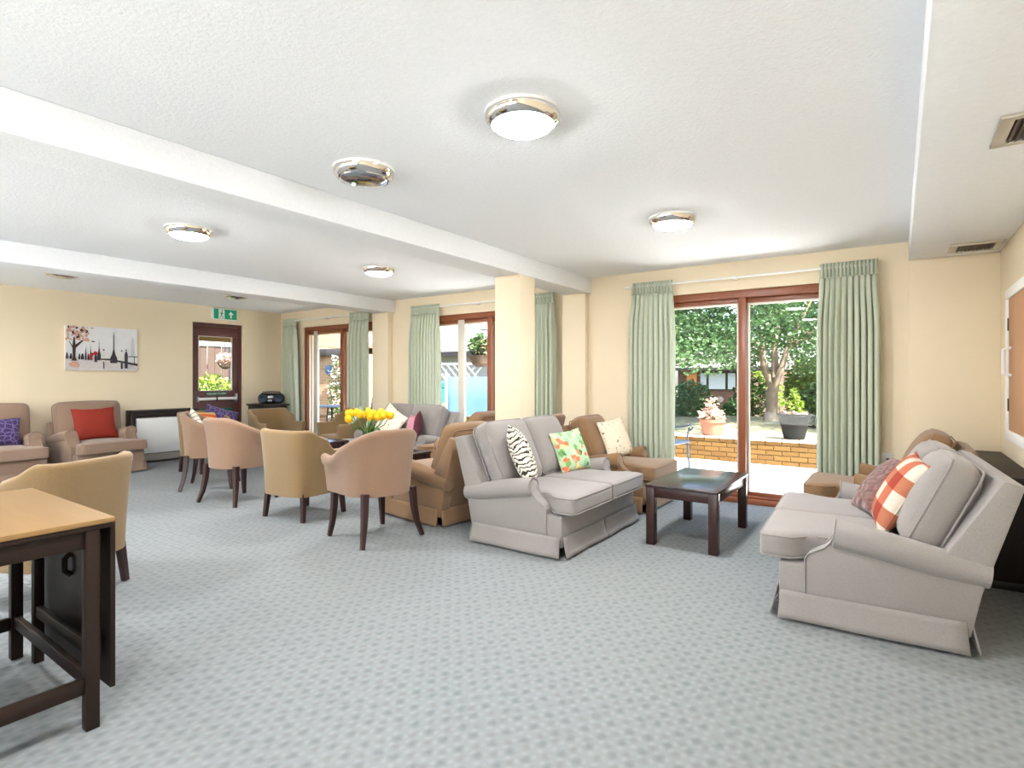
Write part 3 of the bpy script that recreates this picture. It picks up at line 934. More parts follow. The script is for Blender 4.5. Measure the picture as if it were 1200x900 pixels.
# ------------------------------------------------------------------ tables
def coffee(label, loc, rz=0, lx=.53, ly=.95, h=.45, group='dark coffee tables'):
    o = thing('coffee_table', label, 'table', loc, rz, group)
    hx, hy = lx / 2, ly / 2
    MB().box(-hx, hx, -hy, hy, h - .022, h).build('table_top', M['darktop'], o, bevel=.004)
    for s in (-1, 1):
        MB().box(-hx + .07, hx - .07, s * (hy - .028) - .01, s * (hy - .028) + .01, h - .095, h - .022).build('apron', M['dark'], o, bevel=.002)
        MB().box(s * (hx - .028) - .01, s * (hx - .028) + .01, -hy + .07, hy - .07, h - .095, h - .022).build('apron', M['dark'], o, bevel=.002)
        for t in (-1, 1):
            x, y = s * (hx - .038), t * (hy - .038)
            MB().box(x - .032, x + .032, y - .032, y + .032, 0, h - .022).build('leg', M['dark'], o, bevel=.004)
    return o
coffee('dark mahogany coffee table in front of the large garden window', (-1.29, 4.44, 0))
coffee('dark mahogany coffee table before the far corner chairs', (-6.22, 4.35, 0), 90)
coffee('dark mahogany coffee table carrying the vase of tulips', (-4.62, 4.16, 0), 90)

o = thing('drop_leaf_table', 'golden oak topped drop leaf table with dark legs in left foreground', 'table', (-2.78, .60, 0))
def tb(nm, m, *a, par=o, bev=.003):
    return MB().box(*a).build(nm, M[m], par, bevel=bev)
tb('table_top', 'oak', -.46, .46, -.23, .225, .722, .74)
tb('top_underlay', 'umber', -.455, .455, -.225, .22, .704, .722)
for s in (-1, 1):
    tb('end_apron', 'umber', s * .43 - .01, s * .43 + .01, -.14, .14, .64, .704)
    tb('end_stretcher', 'umber', s * .43 - .012, s * .43 + .012, -.14, .14, .13, .185)
    for t in (-1, 1):
        tb('leg', 'umber', s * .43 - .021, s * .43 + .021, t * .16 - .021, t * .16 + .021, 0, .704)
    tb('side_apron', 'umber', -.41, .41, s * .16 - .009, s * .16 + .009, .64, .704)
    tb('side_stretcher', 'umber', -.41, .41, s * .16 - .012, s * .16 + .012, .14, .19)
    lf = tb('drop_leaf', 'umber', -.38, .38, s * .245 - .009, s * .245 + .009, .09, .715)
    gt = tb('gate_leg', 'umber', -.33, -.29, s * .205 - .018, s * .205 + .018, 0, .66)
    tb('gate_rail', 'umber', -.29, .30, s * .205 - .012, s * .205 + .012, .60, .66, par=gt)
    tb('gate_rail', 'umber', -.29, .30, s * .205 - .012, s * .205 + .012, .20, .25, par=gt)
    tb('gate_post', 'umber', .30, .34, s * .205 - .018, s * .205 + .018, .2, .66, par=gt)
    MB().tube([(-.02, s * .236, .52), (-.02, s * .215, .50), (-.02, s * .215, .45), (-.02, s * .236, .43)], .011, 8).build('leaf_catch', M['umber'], lf, smooth=50)

# ------------------------------------------------------------------ vase of tulips
vx, vy = -4.86, 4.16
vs = thing('tulip_vase', 'glass vase holding a bunch of yellow tulips', 'vase', (vx, vy, .45))
MB().lathe([(.045, 0), (.05, .01), (.042, .05), (.05, .12), (.066, .2), (.062, .2), (.046, .12), (.038, .05), (.03, .012)], 24).build('glass', M['vase'], vs)
rnd = random.Random(3)
for k in range(17):
    an = k * 2.399; rr = .035 + .19 * math.sqrt((k + .5) / 17)
    hx, hy, hz = rr * math.cos(an), rr * math.sin(an), .40 - .55 * rr * rr / .2 * .35 + rnd.uniform(-.02, .03)
    st = MB().tube([(hx * .08, hy * .08, .02), (hx * .3, hy * .3, .2), (hx * .8, hy * .8, hz - .1), (hx, hy, hz - .03)], .0045, 5).build('tulip', M['tulipleaf'], vs)
    ax = Vector((hx * .9, hy * .9, .28)).normalized()
    q = ax.to_track_quat('Z', 'Y')
    for j in range(6):
        b0 = j * PI / 3
        pw = .024 if j % 2 else .027
        def pt(u, v, b0=b0):
            a_ = b0 + (u - .5) * 1.5 * math.sin(PI * min(1, v * .9 + .08)) ** .6
            r_ = .04 * math.sin(PI * (v * .80 + .12)) ** .8
            p = q @ Vector((r_ * math.cos(a_), r_ * math.sin(a_), .095 * v))
            return (hx + p.x, hy + p.y, hz - .035 + p.z)
        MB().grid(pt, 5, 6).build('petal', M['petal'], st, smooth=70)
for k in range(12):
    an = k * 2.1; L = .18 + .12 * rnd.random()
    def lf(u, v, an=an, L=L):
        s_ = (u - .5) * .05 * math.sin(PI * (.08 + .9 * v))
        r_ = .03 + L * .62 * v ** 1.3
        return (r_ * math.cos(an) - s_ * math.sin(an), r_ * math.sin(an) + s_ * math.cos(an), .15 + .2 * v - .16 * v ** 3 + abs(u - .5) * .02)
    MB().grid(lf, 4, 8).build('tulip_leaf', M['tulipleaf'], vs, smooth=70)

# ------------------------------------------------------------------ wall things
p = thing('canvas_painting', 'rainy street canvas with autumn tree, lamp posts and walkers', 'painting', (XL, 3.07, 1.34))
MB().box(0, .035, -.425, .425, 0, .605).build('canvas', M['reveal'], p, bevel=.004)
pm = [plain('paint_mist', (226, 228, 232), .8, var=.05, vs=12), plain('paint_blossom', (206, 160, 140), .8, var=.3, vs=60), plain('paint_trunk', (70, 56, 58), .8, var=.2, vs=40),
      plain('paint_ink', (60, 58, 66), .8, var=.2), plain('paint_red', (176, 48, 60), .8), plain('paint_pale', (200, 204, 210), .8), plain('paint_wet', (208, 204, 206), .8, var=.15, vs=30), plain('paint_cream', (226, 222, 214), .8)]
pic = MB()
X0 = .035
lay = [0]
def poly(mi, pts):
    lay[0] += 1
    x = X0 + .00012 * lay[0]
    pic.add([(x, (u - .5) * .85, v * .605) for u, v in pts], [tuple(range(len(pts)))], mi)
def blob(mi, u, v, ru, rv, n=9, seed=0):
    rd = random.Random(seed)
    poly(mi, [(u + ru * math.cos(2 * PI * k / n) * rd.uniform(.75, 1.1), max(0, min(1, v + rv * math.sin(2 * PI * k / n) * rd.uniform(.75, 1.1)))) for k in range(n)])
poly(0, [(0, 0), (1, 0), (1, 1), (0, 1)])
poly(6, [(0, 0), (1, 0), (1, .2), (.5, .28), (0, .3)])
poly(5, [(.90, .33), (.96, .33), (.955, .7), (.93, .82), (.905, .7)])
for k in range(70):
    rd = random.Random(k)
    blob(1 if k % 5 else 2, rd.uniform(.01, .38) * (1 if k % 2 else .8), rd.uniform(.66, .98), rd.uniform(.012, .03), rd.uniform(.015, .04), 7, k)
poly(2, [(.08, .22), (.15, .22), (.13, .3), (.135, .5), (.24, .68), (.225, .69), (.13, .58), (.12, .75), (.105, .75), (.09, .55), (.05, .66), (.045, .65), (.09, .5), (.095, .3)])
blob(1, .11, .14, .08, .06, 9, 50)
for u, hgt_, wd in ((.65, .84, .05), (.445, .66, .024), (.33, .55, .012), (.265, .5, .01)):
    b0 = .18 if u > .5 else .24
    poly(3, [(u - wd, b0), (u + wd, b0), (u + wd, b0 + .12), (u + wd * .5, b0 + .2), (u + wd * .16, b0 + .32), (u + wd * .12, hgt_), (u - wd * .12, hgt_), (u - wd * .16, b0 + .32), (u - wd * .5, b0 + .2), (u - wd, b0 + .12)])
    blob(5, u, hgt_ + .03, wd * .32, .035, 8, 9)
for u, b0, t0, wd, mi in ((.83, .06, .46, .022, 3), (.765, .22, .44, .02, 7), (.765, .05, .22, .014, 3), (.51, .22, .46, .02, 7), (.51, .05, .22, .008, 3), (.40, .2, .38, .018, 3), (.34, .24, .4, .015, 4), (.22, .25, .38, .018, 3), (.18, .25, .38, .012, 3), (.3, .24, .38, .012, 3), (.07, .26, .38, .015, 3), (.02, .26, .4, .014, 3)):
    poly(mi, [(u - wd, b0), (u + wd, b0), (u + wd * 1.1, t0 * .8), (u + wd * .5, t0), (u - wd * .5, t0), (u - wd * 1.1, t0 * .8)])
for u, v in ((.83, .49), (.765, .47), (.51, .48)):
    blob(3, u, v, .013, .022, 8, 4)
blob(4, .395, .40, .035, .05, 9, 3); blob(4, .345, .36, .025, .05, 9, 5)
poly(3, [(.47, .25), (.6, .24), (1, .12), (1, .17), (.6, .28), (.47, .28)])
poly(3, [(.86, .33), (1, .33), (1, .35), (.86, .35)]); poly(3, [(.945, .14), (.955, .14), (.955, .34), (.945, .34)])
pic.build('printed_picture', pm, p, smooth=0)

hb = thing('storage_heater', 'white storage heater in dark wooden surround left of fire door', 'heater', (XL, 3.78, 0))
MB().box(.0, .15, -.34, .46, .14, .66).build('heater_body', M['white'], hb, bevel=.015)
MB().box(0, .20, -.42, .495, .74, .775).build('shelf', M['blackwood'], hb, bevel=.004)
MB().box(0, .17, -.42, -.36, .05, .74).build('side_panel', M['blackwood'], hb, bevel=.003)
MB().box(0, .165, -.36, .49, .675, .74).build('front_rail', M['blackwood'], hb, bevel=.003)
MB().box(0, .13, -.34, .46, .03, .13).build('plinth', M['skirting'], hb, bevel=.003)

cb = thing('radio_cabinet', 'small near black cabinet in far corner under the radio', 'cabinet', (-8.83, 5.38, 0))
MB().box(-.24, .22, -.21, .21, .02, .775).build('body', M['blackwood'], cb, bevel=.004)
MB().box(-.26, .28, -.235, .235, .775, .80).build('top', M['blackwood'], cb, bevel=.004)
for s in (-1, 1):
    q = MB().box(.22, .232, s * .104 - .1, s * .104 + .1, .05, .76).build('door', M['blackwood'], cb, bevel=.003)
    MB().lathe([(.008, 0), (.012, .012), (.006, .022)], 10).build('knob', M['bronze'], q, loc=(.232, s * .03, .45), rot=(0, PI / 2, 0))
rd = thing('radio', 'rounded black portable radio on the corner cabinet', 'radio', (-8.72, 5.38, .80), 50)
MB().soft((0, 0, .095), (.42, .19, .18), .085, 12).build('body', M['black'], rd, smooth=60)
for s in (-1, 1):
    MB().lathe([(.07, 0), (.07, .012), (.055, .016), (.02, .006)], 24).build('speaker_cone', M['iron'], rd, loc=(s * .12, -.09, .095), rot=(PI / 2, 0, 0))
MB().soft((0, -.088, .12), (.09, .03, .05), .012, 5).build('display', M['silver'], rd, smooth=50)
MB().soft((-.01, -.09, .06), (.07, .03, .035), .012, 5).build('control_panel', M['silver'], rd, smooth=50)
MB().tube([(-.15, 0, .17), (-.13, 0, .20), (0, 0, .207), (.13, 0, .20), (.15, 0, .17)], .011, 8).build('handle', M['black'], rd, smooth=60)

sb = thing('bookcase', 'low dark wooden bookcase along right wall behind the sofa', 'bookcase', (.55, 5.0, 0))
MB().box(-.115, .105, -.70, .70, .05, .64).build('carcass', M['blackwood'], sb, bevel=.004)
MB().box(-.12, .108, -.73, .73, .64, .665).build('top', M['umber'], sb, bevel=.004)
MB().box(-.10, .10, -.69, .69, 0, .05).build('plinth', M['blackwood'], sb, bevel=.003)
for k in range(3):
    q = MB().box(-.128, -.115, -.69 + .462 * k, -.69 + .462 * k + .45, .07, .62).build('door', M['blackwood'], sb, bevel=.003)
    MB().lathe([(.008, 0), (.012, .012), (.006, .022)], 10).build('knob', M['bronze'], q, loc=(-.128, -.66 + .462 * k, .35), rot=(0, -PI / 2, 0))

hc = thing('serving_hatch', 'white framed brown serving hatch with white handle on right wall', 'hatch', (XR, 4.88, .80))
W2 = .44
for a in ((-W2, W2, 0, .07), (-W2, W2, 1.0, 1.07), (-W2, -W2 + .07, .07, 1.0), (W2 - .07, W2, .07, 1.0)):
    MB().box(-.03, 0, a[0], a[1], a[2], a[3]).build('hatch_frame', M['white'], hc, bevel=.005)
dr = MB().box(-.018, 0, -W2 + .07, W2 - .07, .07, 1.0).build('shutter', M['hatchwood'], hc, bevel=.003)
for z in (.25, .82):
    MB().box(-.026, -.018, W2 - .085, W2 - .06, z - .045, z + .045).build('hinge', M['bronze'], dr, bevel=.002)
MB().tube([(-.018, .26, .46), (-.06, .26, .47), (-.06, .26, .64), (-.018, .26, .65)], .012, 8).build('handle', M['white'], dr, smooth=60)
so = thing('wall_socket', 'white double power socket on cream wall beside right curtain', 'socket', (-.11, YB, .55))
MB().box(-.075, .075, -.012, 0, -.045, .045).build('plate', M['plastic'], so, bevel=.004)
for s in (-1, 1):
    MB().box(s * .045 - .008, s * .045 + .008, -.016, -.012, .015, .035).build('switch', M['plastic'], so, bevel=.002)
    MB().box(s * .035 - .012, s * .035 + .012, -.0128, -.012, -.028, -.003).build('socket_holes', M['black'], so, smooth=0)

# ------------------------------------------------------------------ outdoors
def leaves(mb, c0, rad, n, size, rnd, hollow=.35, droop=0):
    for _ in range(n):
        while True:
            p = Vector((rnd.uniform(-1, 1), rnd.uniform(-1, 1), rnd.uniform(-1, 1)))
            if hollow < p.length < 1:
                break
        q = Vector((c0[0] + p.x * rad[0], c0[1] + p.y * rad[1], c0[2] + p.z * rad[2]))
        e = Euler((rnd.uniform(-1.1, 1.1), rnd.uniform(-1.1, 1.1), rnd.uniform(0, 6.28))).to_matrix()
        s_ = size * rnd.uniform(.65, 1.25)
        pts = [e @ Vector(v) * s_ + q for v in ((0, -.5, 0), (.28, -.05, .06), (0, .55, -.04), (-.28, -.05, .06))]
        mb.add(pts, [(0, 1, 2, 3)])
    return mb
def foliage(mb, m, parent, name='foliage'):
    o = mb.build(name, m, parent, smooth=0)
    o['kind'] = 'stuff'
    return o
pz = -.06
pat = struct('patio', MB().box(-17, 5, 6.06, 9.0, pz - .2, pz - .012).box(-17, XL - .22, YF, 6.06, pz - .2, pz - .012), M['mortar'], smooth=0)
sl = MB().box(-.296, .296, -.296, .296, -.03, 0).mesh('slab', M['slab'], bevel=.006, seg=1)
for i in range(13):
    for j in range(5):
        x, y = -6.7 + .606 * i, 6.40 + .606 * j
        put('slab', sl, pat, (x, y, pz + random.uniform(-.002, .002)))
struct('bounce_terrace', MB().box(-14, 6, -11, YF - .2, pz - .2, pz), M['slab'], smooth=0)  # unseen pale ground added to bounce sunlight onto the ceiling
struct('ground', MB().box(-60, 40, 9.0, 80, -1.2, -.35), M['lawn'], smooth=0)
def lawnfn(u, v):
    x = -14 + 24 * u; y = 9.12 + 14 * v ** 1.3
    return (x, y, .27 + .18 * sm(0, .25, v) - .75 * sm(.3, 1, v) + .03 * math.sin(x * 1.3 + y))
lw = MB().grid(lawnfn, 40, 24).build('lawn', M['lawn'], None, smooth=60); lw['kind'] = 'structure'
# low brick retaining wall, laid brick by brick
gw = struct('garden_wall', MB().box(-4.6, 1.4, 9.02, 9.2, pz - .05, .285), M['mortar'], smooth=0)
bk = MB().box(-.107, .107, -.05, .05, -.0325, .0325).mesh('brick', M['brick'], bevel=.005, seg=1)
for j in range(5):
    for i in range(27):
        put('brick', bk, gw, (-4.45 + .225 * i + (.1125 if j % 2 else 0), 9.045 + random.uniform(-.003, .003), pz + .035 + .074 * j), (0, 0, random.uniform(-.01, .01)))
cop = MB().box(-.107, .107, -.11, .11, -.02, .02).mesh('coping', M['coping'], bevel=.006, seg=1)
for i in range(27):
    put('coping_brick', cop, gw, (-4.45 + .225 * i, 9.09, .312))
def pot(name, label, m, loc, prof, fol, cat='plant'):
    o = thing(name, label, cat, loc)
    MB().lathe(prof, 28).build('pot', M[m], o)
    z = prof[-1][1]
    MB().lathe([(prof[-1][0], z - .03), (.01, z - .02)], 20).build('soil', M['soil'], o)
    for nm, mt, c0, rad, n, sz in fol:
        foliage(leaves(MB(), c0, rad, n, sz, random.Random(len(label) + n), .2), M[mt], o, nm)
    return o
pot('potted_plant', 'terracotta pot of pale pink flowers on garden wall', 'terracotta', (-2.45, 9.12, .332),
    [(.12, 0), (.15, .01), (.18, .2), (.2, .2), (.2, .25), (.175, .25), (.165, .23)], [('flowers', 'leafpink', (0, 0, .30), (.21, .2, .14), 260, .08), ('tall_blooms', 'leafpink', (0, 0, .50), (.10, .1, .12), 40, .07), ('foliage', 'leaf', (0, 0, .28), (.16, .16, .08), 60, .07)])
pot('potted_conifer', 'large dark glazed pot with small lime conifer on garden wall', 'glazed', (-1.27, 9.14, .332),
    [(.12, 0), (.14, .01), (.21, .33), (.235, .35), (.235, .38), (.205, .38), (.19, .34)], [('foliage', 'leaflime', (0, 0, .50), (.12, .12, .17), 260, .07), ('leaf_tips', 'leaflime', (0, 0, .62), (.06, .06, .14), 110, .06), ('bedding', 'leafpink', (0, 0, .39), (.19, .19, .05), 110, .06)])
# main tree
def tree(label, loc, trunk, branches, clumps, m, leafsz, seed, r0=.16):
    o = thing('tree', label, 'tree', loc)
    MB().tube(trunk, [r0 * (1.5 if i == 0 else 1 - .35 * i / len(trunk)) for i in range(len(trunk))], 10).build('trunk', M['bark'], o, smooth=60)
    for b in branches:
        MB().tube(b, [r0 * .6 * (1 - .7 * i / (len(b) - 1)) for i in range(len(b))], 7).build('branch', M['bark'], o, smooth=60)
    rd = random.Random(seed)
    mb_ = MB()
    for c0, rad, n in clumps:
        leaves(mb_, c0, rad, n, leafsz, rd, .15)
    foliage(mb_, m, o, 'crown')
    return o
cl = []
rdm = random.Random(11)
for k in range(76):
    a = rdm.uniform(0, 2 * PI); rr = 2.7 * math.sqrt(rdm.random())
    cl.append(((rr * math.cos(a) + .1, rr * math.sin(a) * .8, 1.5 + rdm.uniform(-.45, 2.0) * (1 - .2 * rr / 2.7) + (.3 if rr < .8 else 0)), (.62, .6, .34), 420))
tree('broad leafy tree on the lawn behind large glazed pot', (-1.93, 11.2, .42), [(0, 0, -.1), (.02, 0, .25), (.0, 0, .5), (.04, 0, .72)],
     [[(.02, 0, .62), (-.14, .0, 1.0), (-.2, .1, 1.6), (-.5, .2, 2.6)], [(.04, 0, .66), (.16, 0, 1.0), (.28, .1, 1.5), (.65, .2, 2.3)],
      [(.06, 0, .8), (.0, .3, 1.4), (.1, .5, 2.4)], [(.26, .1, 1.4), (.8, .2, 1.75), (1.3, .2, 2.0)], [(-.18, .1, 1.4), (-.9, .2, 1.9), (-1.5, 0, 2.2)]],
     cl, M['leafdark'], .09, 5, .13)
cl = []
for k in range(30):
    a = rdm.uniform(0, 2 * PI); rr = 2.0 * math.sqrt(rdm.random())
    cl.append(((rr * math.cos(a), rr * math.sin(a), 3.3 + rdm.uniform(-.8, 2.0)), (.7, .7, .6), 220))
tree('pale green drooping tree at left of the garden view', (-6.6, 16.5, -.1), [(0, 0, -.2), (.05, 0, 1.2), (0, 0, 2.2)], [[(0, 0, 1.8), (.5, 0, 2.6), (.9, 0, 3.2)], [(0, 0, 2.0), (-.5, .1, 2.8)]], cl, M['leaflime'], .15, 6, .11)
for tx, ty, lab in ((-14.5, 31, 'tall leafy tree rising behind the low brick house'), (-6.8, 37, 'tall leafy tree beyond the house roof ridge'), (.6, 31.5, 'tall leafy tree beyond the right hand garden bushes')):
    cl = []
    for k in range(26):
        a = rdm.uniform(0, 2 * PI); rr = 3.6 * math.sqrt(rdm.random())
        cl.append(((rr * math.cos(a), rr * math.sin(a), 4.2 + rdm.uniform(-2.2, 2.8)), (1.3, 1.3, 1.0), 150))
    tree(lab, (tx, ty, -1), [(0, 0, 0), (.05, 0, 1.6), (0, 0, 3.6)], [[(0, 0, 2.5), (1.0, 0, 3.6), (1.6, 0, 4.6)], [(0, 0, 2.8), (-.9, .1, 4.2)]], cl, M['leaf'], .34, int(ty), .2)
def bush(label, loc, rad, n, m, sz, extra=None, grp='garden shrubs'):
    o = thing('shrub', label, 'shrub', loc, 0, grp)
    MB().tube([(0, 0, -.1), (.02, 0, rad[2] * .8)], [.03, .015], 6).build('stem', M['bark'], o)
    foliage(leaves(MB(), (0, 0, rad[2]), rad, n, sz, random.Random(int(loc[0] * 100)), .25), M[m], o)
    if extra:
        foliage(leaves(MB(), (0, 0, rad[2]), (rad[0] * 1.02, rad[1] * 1.02, rad[2] * 1.02), extra[1], extra[2], random.Random(3), .8), M[extra[0]], o, 'flowers')
bush('dark shrub in shade at left below house', (-3.55, 11.6, .2), (.5, .45, .5), 1100, 'leafdark', .12)
bush('low dark shrub behind the terracotta pot', (-2.75, 12.0, .25), (.3, .3, .3), 700, 'leafdark', .1, ('leafwhite', 14, .09))
bush('pink flowering shrub left of the tree trunk', (-2.5, 12.2, .3), (.36, .36, .5), 900, 'leaf', .11, ('leafpink', 160, .1))
bush('bright green bush right of the tree trunk', (-1.5, 12.9, .25), (.5, .5, .72), 1700, 'leaflime', .13)
bush('leafy green bush at right edge of garden view', (-.95, 10.7, .25), (.5, .45, .50), 1700, 'leaf', .12)
bush('tall green bush beyond the right edge of garden', (-.7, 14.6, .1), (.8, .8, .95), 2000, 'leaflime', .15)
bush('yellow green bush behind the tree near far house', (-3.1, 16.5, .0), (.6, .6, .72), 1300, 'leaflime', .15)
# far house
hs = thing('house', 'low brown brick house with grey tiled roof across the garden', 'house', (-6.0, 24.0, -.65))
MB().box(-1.9, 1.95, 0, 5, 0, 2.29).build('wall', M['housebrick'], hs, smooth=0)
MB().prism([(-.4, 2.27), (5.4, 2.27), (2.5, 3.2)], 'x', -2.0, 2.05).build('roof', M['rooftile'], hs, smooth=0)
MB().box(-2.0, 2.05, -.47, -.36, 2.2, 2.34).build('gutter', M['fascia'], hs, bevel=.02)
MB().box(-2.0, 2.05, -.38, 0, 2.22, 2.26).build('soffit', M['fascia'], hs, smooth=0)
MB().box(-1.5, -1.08, -.06, 0, 1.38, 2.16).build('timber_panel', M['orangewood'], hs, bevel=.01)
for x0, x1 in ((-.95, -.62), (-.6, .15), (.17, .55)):
    wn = MB().box(x0, x1, -.08, 0, 1.38, 2.14).build('window', M['fascia'], hs, bevel=.01)
    MB().box(x0 + .045, x1 - .045, -.1, -.08, 1.43, 2.09).build('pane', M['netwhite'], wn, smooth=0)
MB().box(.85, 1.35, -.06, 0, .05, 2.1).build('front_door', M['doorwood'], hs, bevel=.01)
MB().box(1.4, 1.62, -.06, 0, .9, 2.1).build('side_panel', M['fascia'], hs, bevel=.01)
MB().lathe([(.05, 0), (.13, .02), (.13, .08), (.06, .1)], 18).build('wall_lamp', M['rooftile'], hs, loc=(-.1, -.02, 1.0), rot=(PI / 2, 0, 0))
h2 = thing('distant_house', 'distant house with red clay roof gable right of the tree', 'house', (-4.7, 38, -1.6))
MB().box(-1.0, 1.0, 0, 4, 0, 2.25).build('wall', M['housebrick'], h2, smooth=0)
MB().prism([(-1.2, 2.15), (1.2, 2.15), (.15, 3.2)], 'y', -.3, 4.3).build('roof', M['redroof'], h2, smooth=0)
# cast metal bench on the patio
bn = thing('garden_chair', 'blue grey cast metal garden chair on sunny patio', 'chair', (-2.62, 7.4, pz), 78)
for s in (-1, 1):
    MB().tube([(s * .25, -.24, 0), (s * .24, -.22, .22), (s * .25, -.2, .42)], .016, 8).build('leg', M['iron'], bn)
    MB().tube([(s * .25, .26, 0), (s * .24, .2, .22), (s * .25, .2, .42), (s * .25, .27, .7), (s * .2, .3, .95)], .018, 8).build('leg', M['iron'], bn)
    MB().tube([(s * .25, .25, .64), (s * .29, .1, .60), (s * .3, -.1, .62), (s * .3, -.22, .66), (s * .3, -.26, .62), (s * .3, -.22, .58), (s * .3, -.19, .61)], .013, 8).build('armrest', M['iron'], bn, smooth=60)
    MB().tube([(s * .3, -.2, .62), (s * .27, -.19, .5), (s * .25, -.2, .42)], .011, 8).build('arm_support', M['iron'], bn)
    for r_ in (.045, .07):
        ring = [(s * .09 + r_ * math.cos(t * PI / 6), .262, .64 + r_ * math.sin(t * PI / 6) + (.09 if r_ < .05 else -.03)) for t in range(12)]
        MB().tube(ring, .009, 6, closed=True).build('back_scroll', M['iron'], bn, smooth=60)
MB().soft((0, 0, .43), (.54, .48, .035), .016, 8).build('seat', M['iron'], bn, smooth=50)
MB().tube([(-.2, .3, .95), (-.1, .31, 1.02), (0, .31, 1.04), (.1, .31, 1.02), (.2, .3, .95)], .016, 8).build('top_rail', M['iron'], bn, smooth=60)
# own eaves
struct('eaves', MB().box(-9.6, 1.2, 6.06, 6.40, 2.05, 2.32), M['cream'], smooth=0)
struct('eaves', MB().box(-9.75, -9.55, -3.2, 7.4, 1.87, 2.2), M['pine'], smooth=0)
# outside the middle window
sc1 = thing('canvas_screen', 'sky blue canvas windbreak beyond the middle window', 'screen', (-6.35, 8.1, pz), 30)
MB().grid(lambda u, v: (-.65 + 1.3 * u, .03 * math.sin(6 * u), .05 + 1.27 * v), 12, 4).build('canvas', M['canvas'], sc1, smooth=60).modifiers.new('thick', 'SOLIDIFY').thickness = .01
for x in (-.65, .65):
    MB().tube([(x, 0, 0), (x, 0, 1.4)], .022, 8).build('post', M['white'], sc1)
hbk = thing('hanging_basket', 'wicker hanging basket of flowers outside the middle window', 'plant', (-5.52, 7.05, 1.42))
MB().lathe([(.08, 0), (.15, .05), (.19, .16), (.2, .18), (.17, .18)], 20).build('basket', M['wicker'], hbk)
foliage(leaves(MB(), (0, 0, .34), (.22, .2, .2), 320, .09, random.Random(8), .1), M['leaf'], hbk)
foliage(leaves(MB(), (.1, 0, .3), (.2, .18, .16), 60, .07, random.Random(9), .1), M['leafpink'], hbk, 'flowers')
for k in range(3):
    MB().tube([(.18 * math.cos(k * 2.1), .18 * math.sin(k * 2.1), .17), (0, 0, .62)], .004, 5).build('chain', M['iron'], hbk)
MB().tube([(0, 0, .6), (-.02, .5, .62), (-.02, .5, -1.48)], .014, 8).build('pole', M['iron'], hbk)
tr = thing('trellis_fence', 'low trellis topped fence beyond the middle window', 'fence', (-9.0, 9.6, pz), 12)
for k in range(14):
    MB().box(-.98 + .15 * k, -.85 + .15 * k, -.01, .01, 0, 1.1).build('board', M['fencewood'], tr, smooth=0)
for k in range(12):
    x = -.95 + .17 * k
    MB().tube([(x, .012, 1.12), (x + .45, .012, 1.62)], .012, 4, sq=True).build('lath', M['render'], tr, smooth=0)
    MB().tube([(x + .45, -.012, 1.12), (x, -.012, 1.62)], .012, 4, sq=True).build('lath', M['render'], tr, smooth=0)
MB().box(-1.0, 1.55, -.025, .025, 1.08, 1.13).build('rail', M['redroof'], tr, smooth=0)
MB().box(-1.0, 1.55, -.025, .025, 1.6, 1.65).build('rail', M['render'], tr, smooth=0)
bx = thing('water_butt', 'teal plastic garden water butt beyond middle window', 'water butt', (-7.55, 8.5, pz))
MB().lathe([(.2, 0), (.22, .02), (.26, .5), (.25, 1.1), (.27, 1.12), (.27, 1.18), (.1, 1.2)], 24).build('barrel', M['teal'], bx)
MB().lathe([(.28, 1.17), (.28, 1.21), (.1, 1.24)], 24).build('lid', M['teal'], bx)
bush('sunlit yellow green shrub beyond the middle window', (-7.35, 8.05, pz), (.3, .3, .42), 700, 'leaflime', .09, ('leafpink', 40, .08))
wf = thing('neighbour_house', 'white rendered house with grey roof beyond the middle window', 'house', (-13.5, 17, -.4))
MB().box(-4, 4, 0, 5, 0, 2.6).build('wall', M['render'], wf, smooth=0)
MB().prism([(-.5, 2.55), (5.5, 2.55), (2.5, 4.4)], 'x', -4.4, 4.4).build('roof', M['rooftile'], wf, smooth=0)
MB().box(-4.4, 4.4, -.55, -.42, 2.5, 2.68).build('gutter', M['fascia'], wf, smooth=0)
# outside the far corner window
bw = thing('brick_outbuilding', 'buff brick outbuilding with dark gutter beyond far corner window', 'building', (-12.6, 9.2, pz))
MB().box(-2.6, 1.7, 0, 2.4, 0, 1.9).build('wall', M['palebrick'], bw, smooth=0)
MB().box(-2.7, 1.8, -.16, -.02, 1.88, 2.06).build('gutter', M['fascia'], bw, bevel=.01)
MB().prism([(-.12, 2.05), (2.6, 2.05), (2.6, 2.9)], 'x', -2.7, 1.8).build('roof', M['redroof'], bw, smooth=0)
MB().lathe([(.13, 0), (.13, .02), (.02, .03)], 20).build('plaque', M['blueplaque'], bw, loc=(.32, 0, 1.52), rot=(PI / 2, 0, 0))
cp = thing('climbing_rose', 'white flowering climber against the buff brick wall', 'plant', (-11.75, 9.05, pz))
MB().tube([(0, 0, 0), (.05, .02, .6), (-.05, 0, 1.2), (.05, .0, 1.75)], .015, 6).build('stem', M['bark'], cp)
foliage(leaves(MB(), (0, -.03, 1.0), (.3, .1, .85), 260, .09, random.Random(2), 0), M['leaf'], cp)
foliage(leaves(MB(), (0, -.08, 1.1), (.3, .08, .8), 120, .1, random.Random(4), 0), M['leafwhite'], cp, 'flowers')
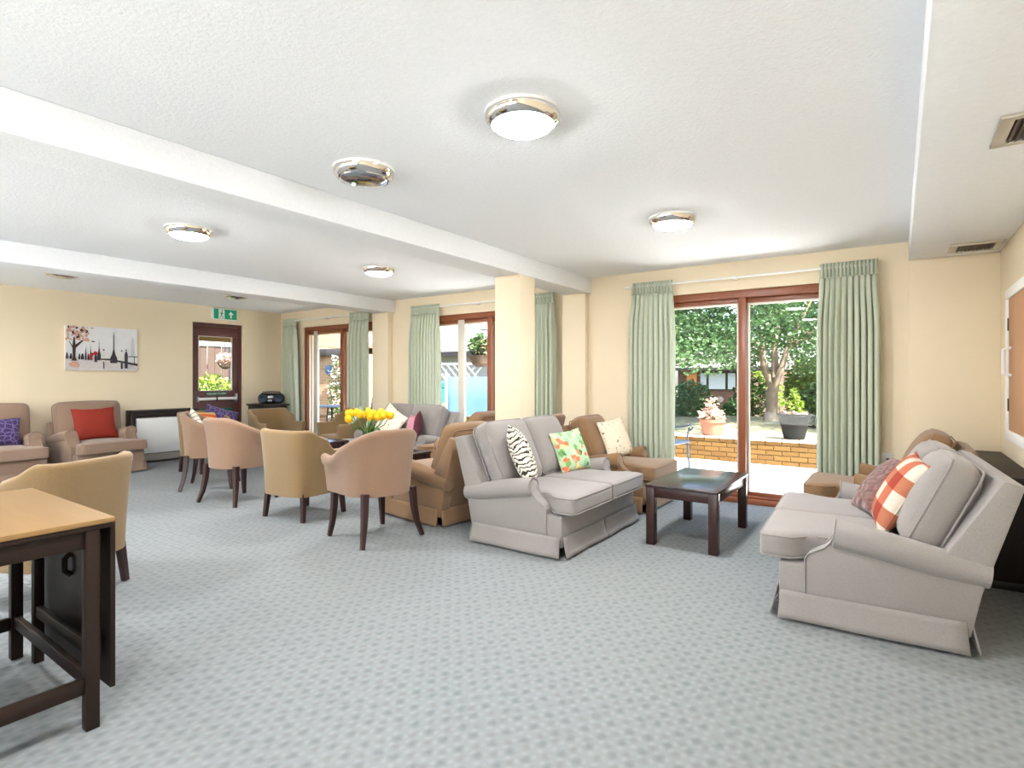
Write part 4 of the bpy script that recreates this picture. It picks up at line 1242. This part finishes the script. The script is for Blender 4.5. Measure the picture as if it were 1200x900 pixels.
gt = thing('patio_table', 'grey metal patio table outside the far corner window', 'table', (-9.75, 7.35, pz))
MB().lathe([(.38, .70), (.4, .705), (.4, .725), (.37, .73)], 28).build('table_top', M['iron'], gt)
for k in range(3):
    a = k * 2.1
    MB().tube([(.05 * math.cos(a), .05 * math.sin(a), .70), (.08 * math.cos(a), .08 * math.sin(a), .35), (.3 * math.cos(a), .3 * math.sin(a), 0)], .016, 8).build('leg', M['iron'], gt)
MB().soft((0.05, 0, .0), (.1, .1, .1), .04, 4)
clone(bn, 'blue grey metal garden chair seen through the far corner window', (-9.1, 7.6, pz), -30, 'cast metal garden chairs')
bn['group'] = 'cast metal garden chairs'
bush('pink flowering shrub outside the far corner window', (-10.3, 8.1, pz), (.35, .3, .4), 300, 'leaf', .09, ('leafpink', 120, .1))
# outside the fire door
fn_ = thing('board_fence', 'brown upright board fence seen through the fire door glass', 'fence', (-12.4, 6.6, pz), 90)
for k in range(26):
    MB().box(-2.0 + .155 * k, -1.858 + .155 * k, -.012 + (.012 if k % 2 else 0), .012 + (.012 if k % 2 else 0), 0, 2.0).build('board', M['fencewood'], fn_, smooth=0)
MB().box(-2.02, 2.05, .02, .07, 1.5, 1.6).build('rail', M['fencewood'], fn_, smooth=0)
MB().box(-2.02, 2.05, -.03, .05, 2.0, 2.04).build('capping', M['render'], fn_, smooth=0)
bush('leafy shrub with pale flowers below the fence outside fire door', (-11.3, 5.7, pz), (.5, .62, .70), 1500, 'leaflime', .12, ('leafwhite', 90, .1))
hb2 = thing('hanging_basket', 'pink flowered hanging basket outside the fire door', 'plant', (-11.2, 5.9, 1.42))
MB().lathe([(.03, 0), (.10, .04), (.15, .14), (.13, .14)], 18).build('basket', M['wicker'], hb2)
foliage(leaves(MB(), (0, 0, .2), (.19, .19, .13), 220, .08, random.Random(12), 0), M['leafpink'], hb2, 'flowers')
MB().tube([(0, 0, .14), (0, 0, .55), (-.3, .25, .58), (-.3, .25, -1.48)], .011, 6).build('pole', M['iron'], hb2)
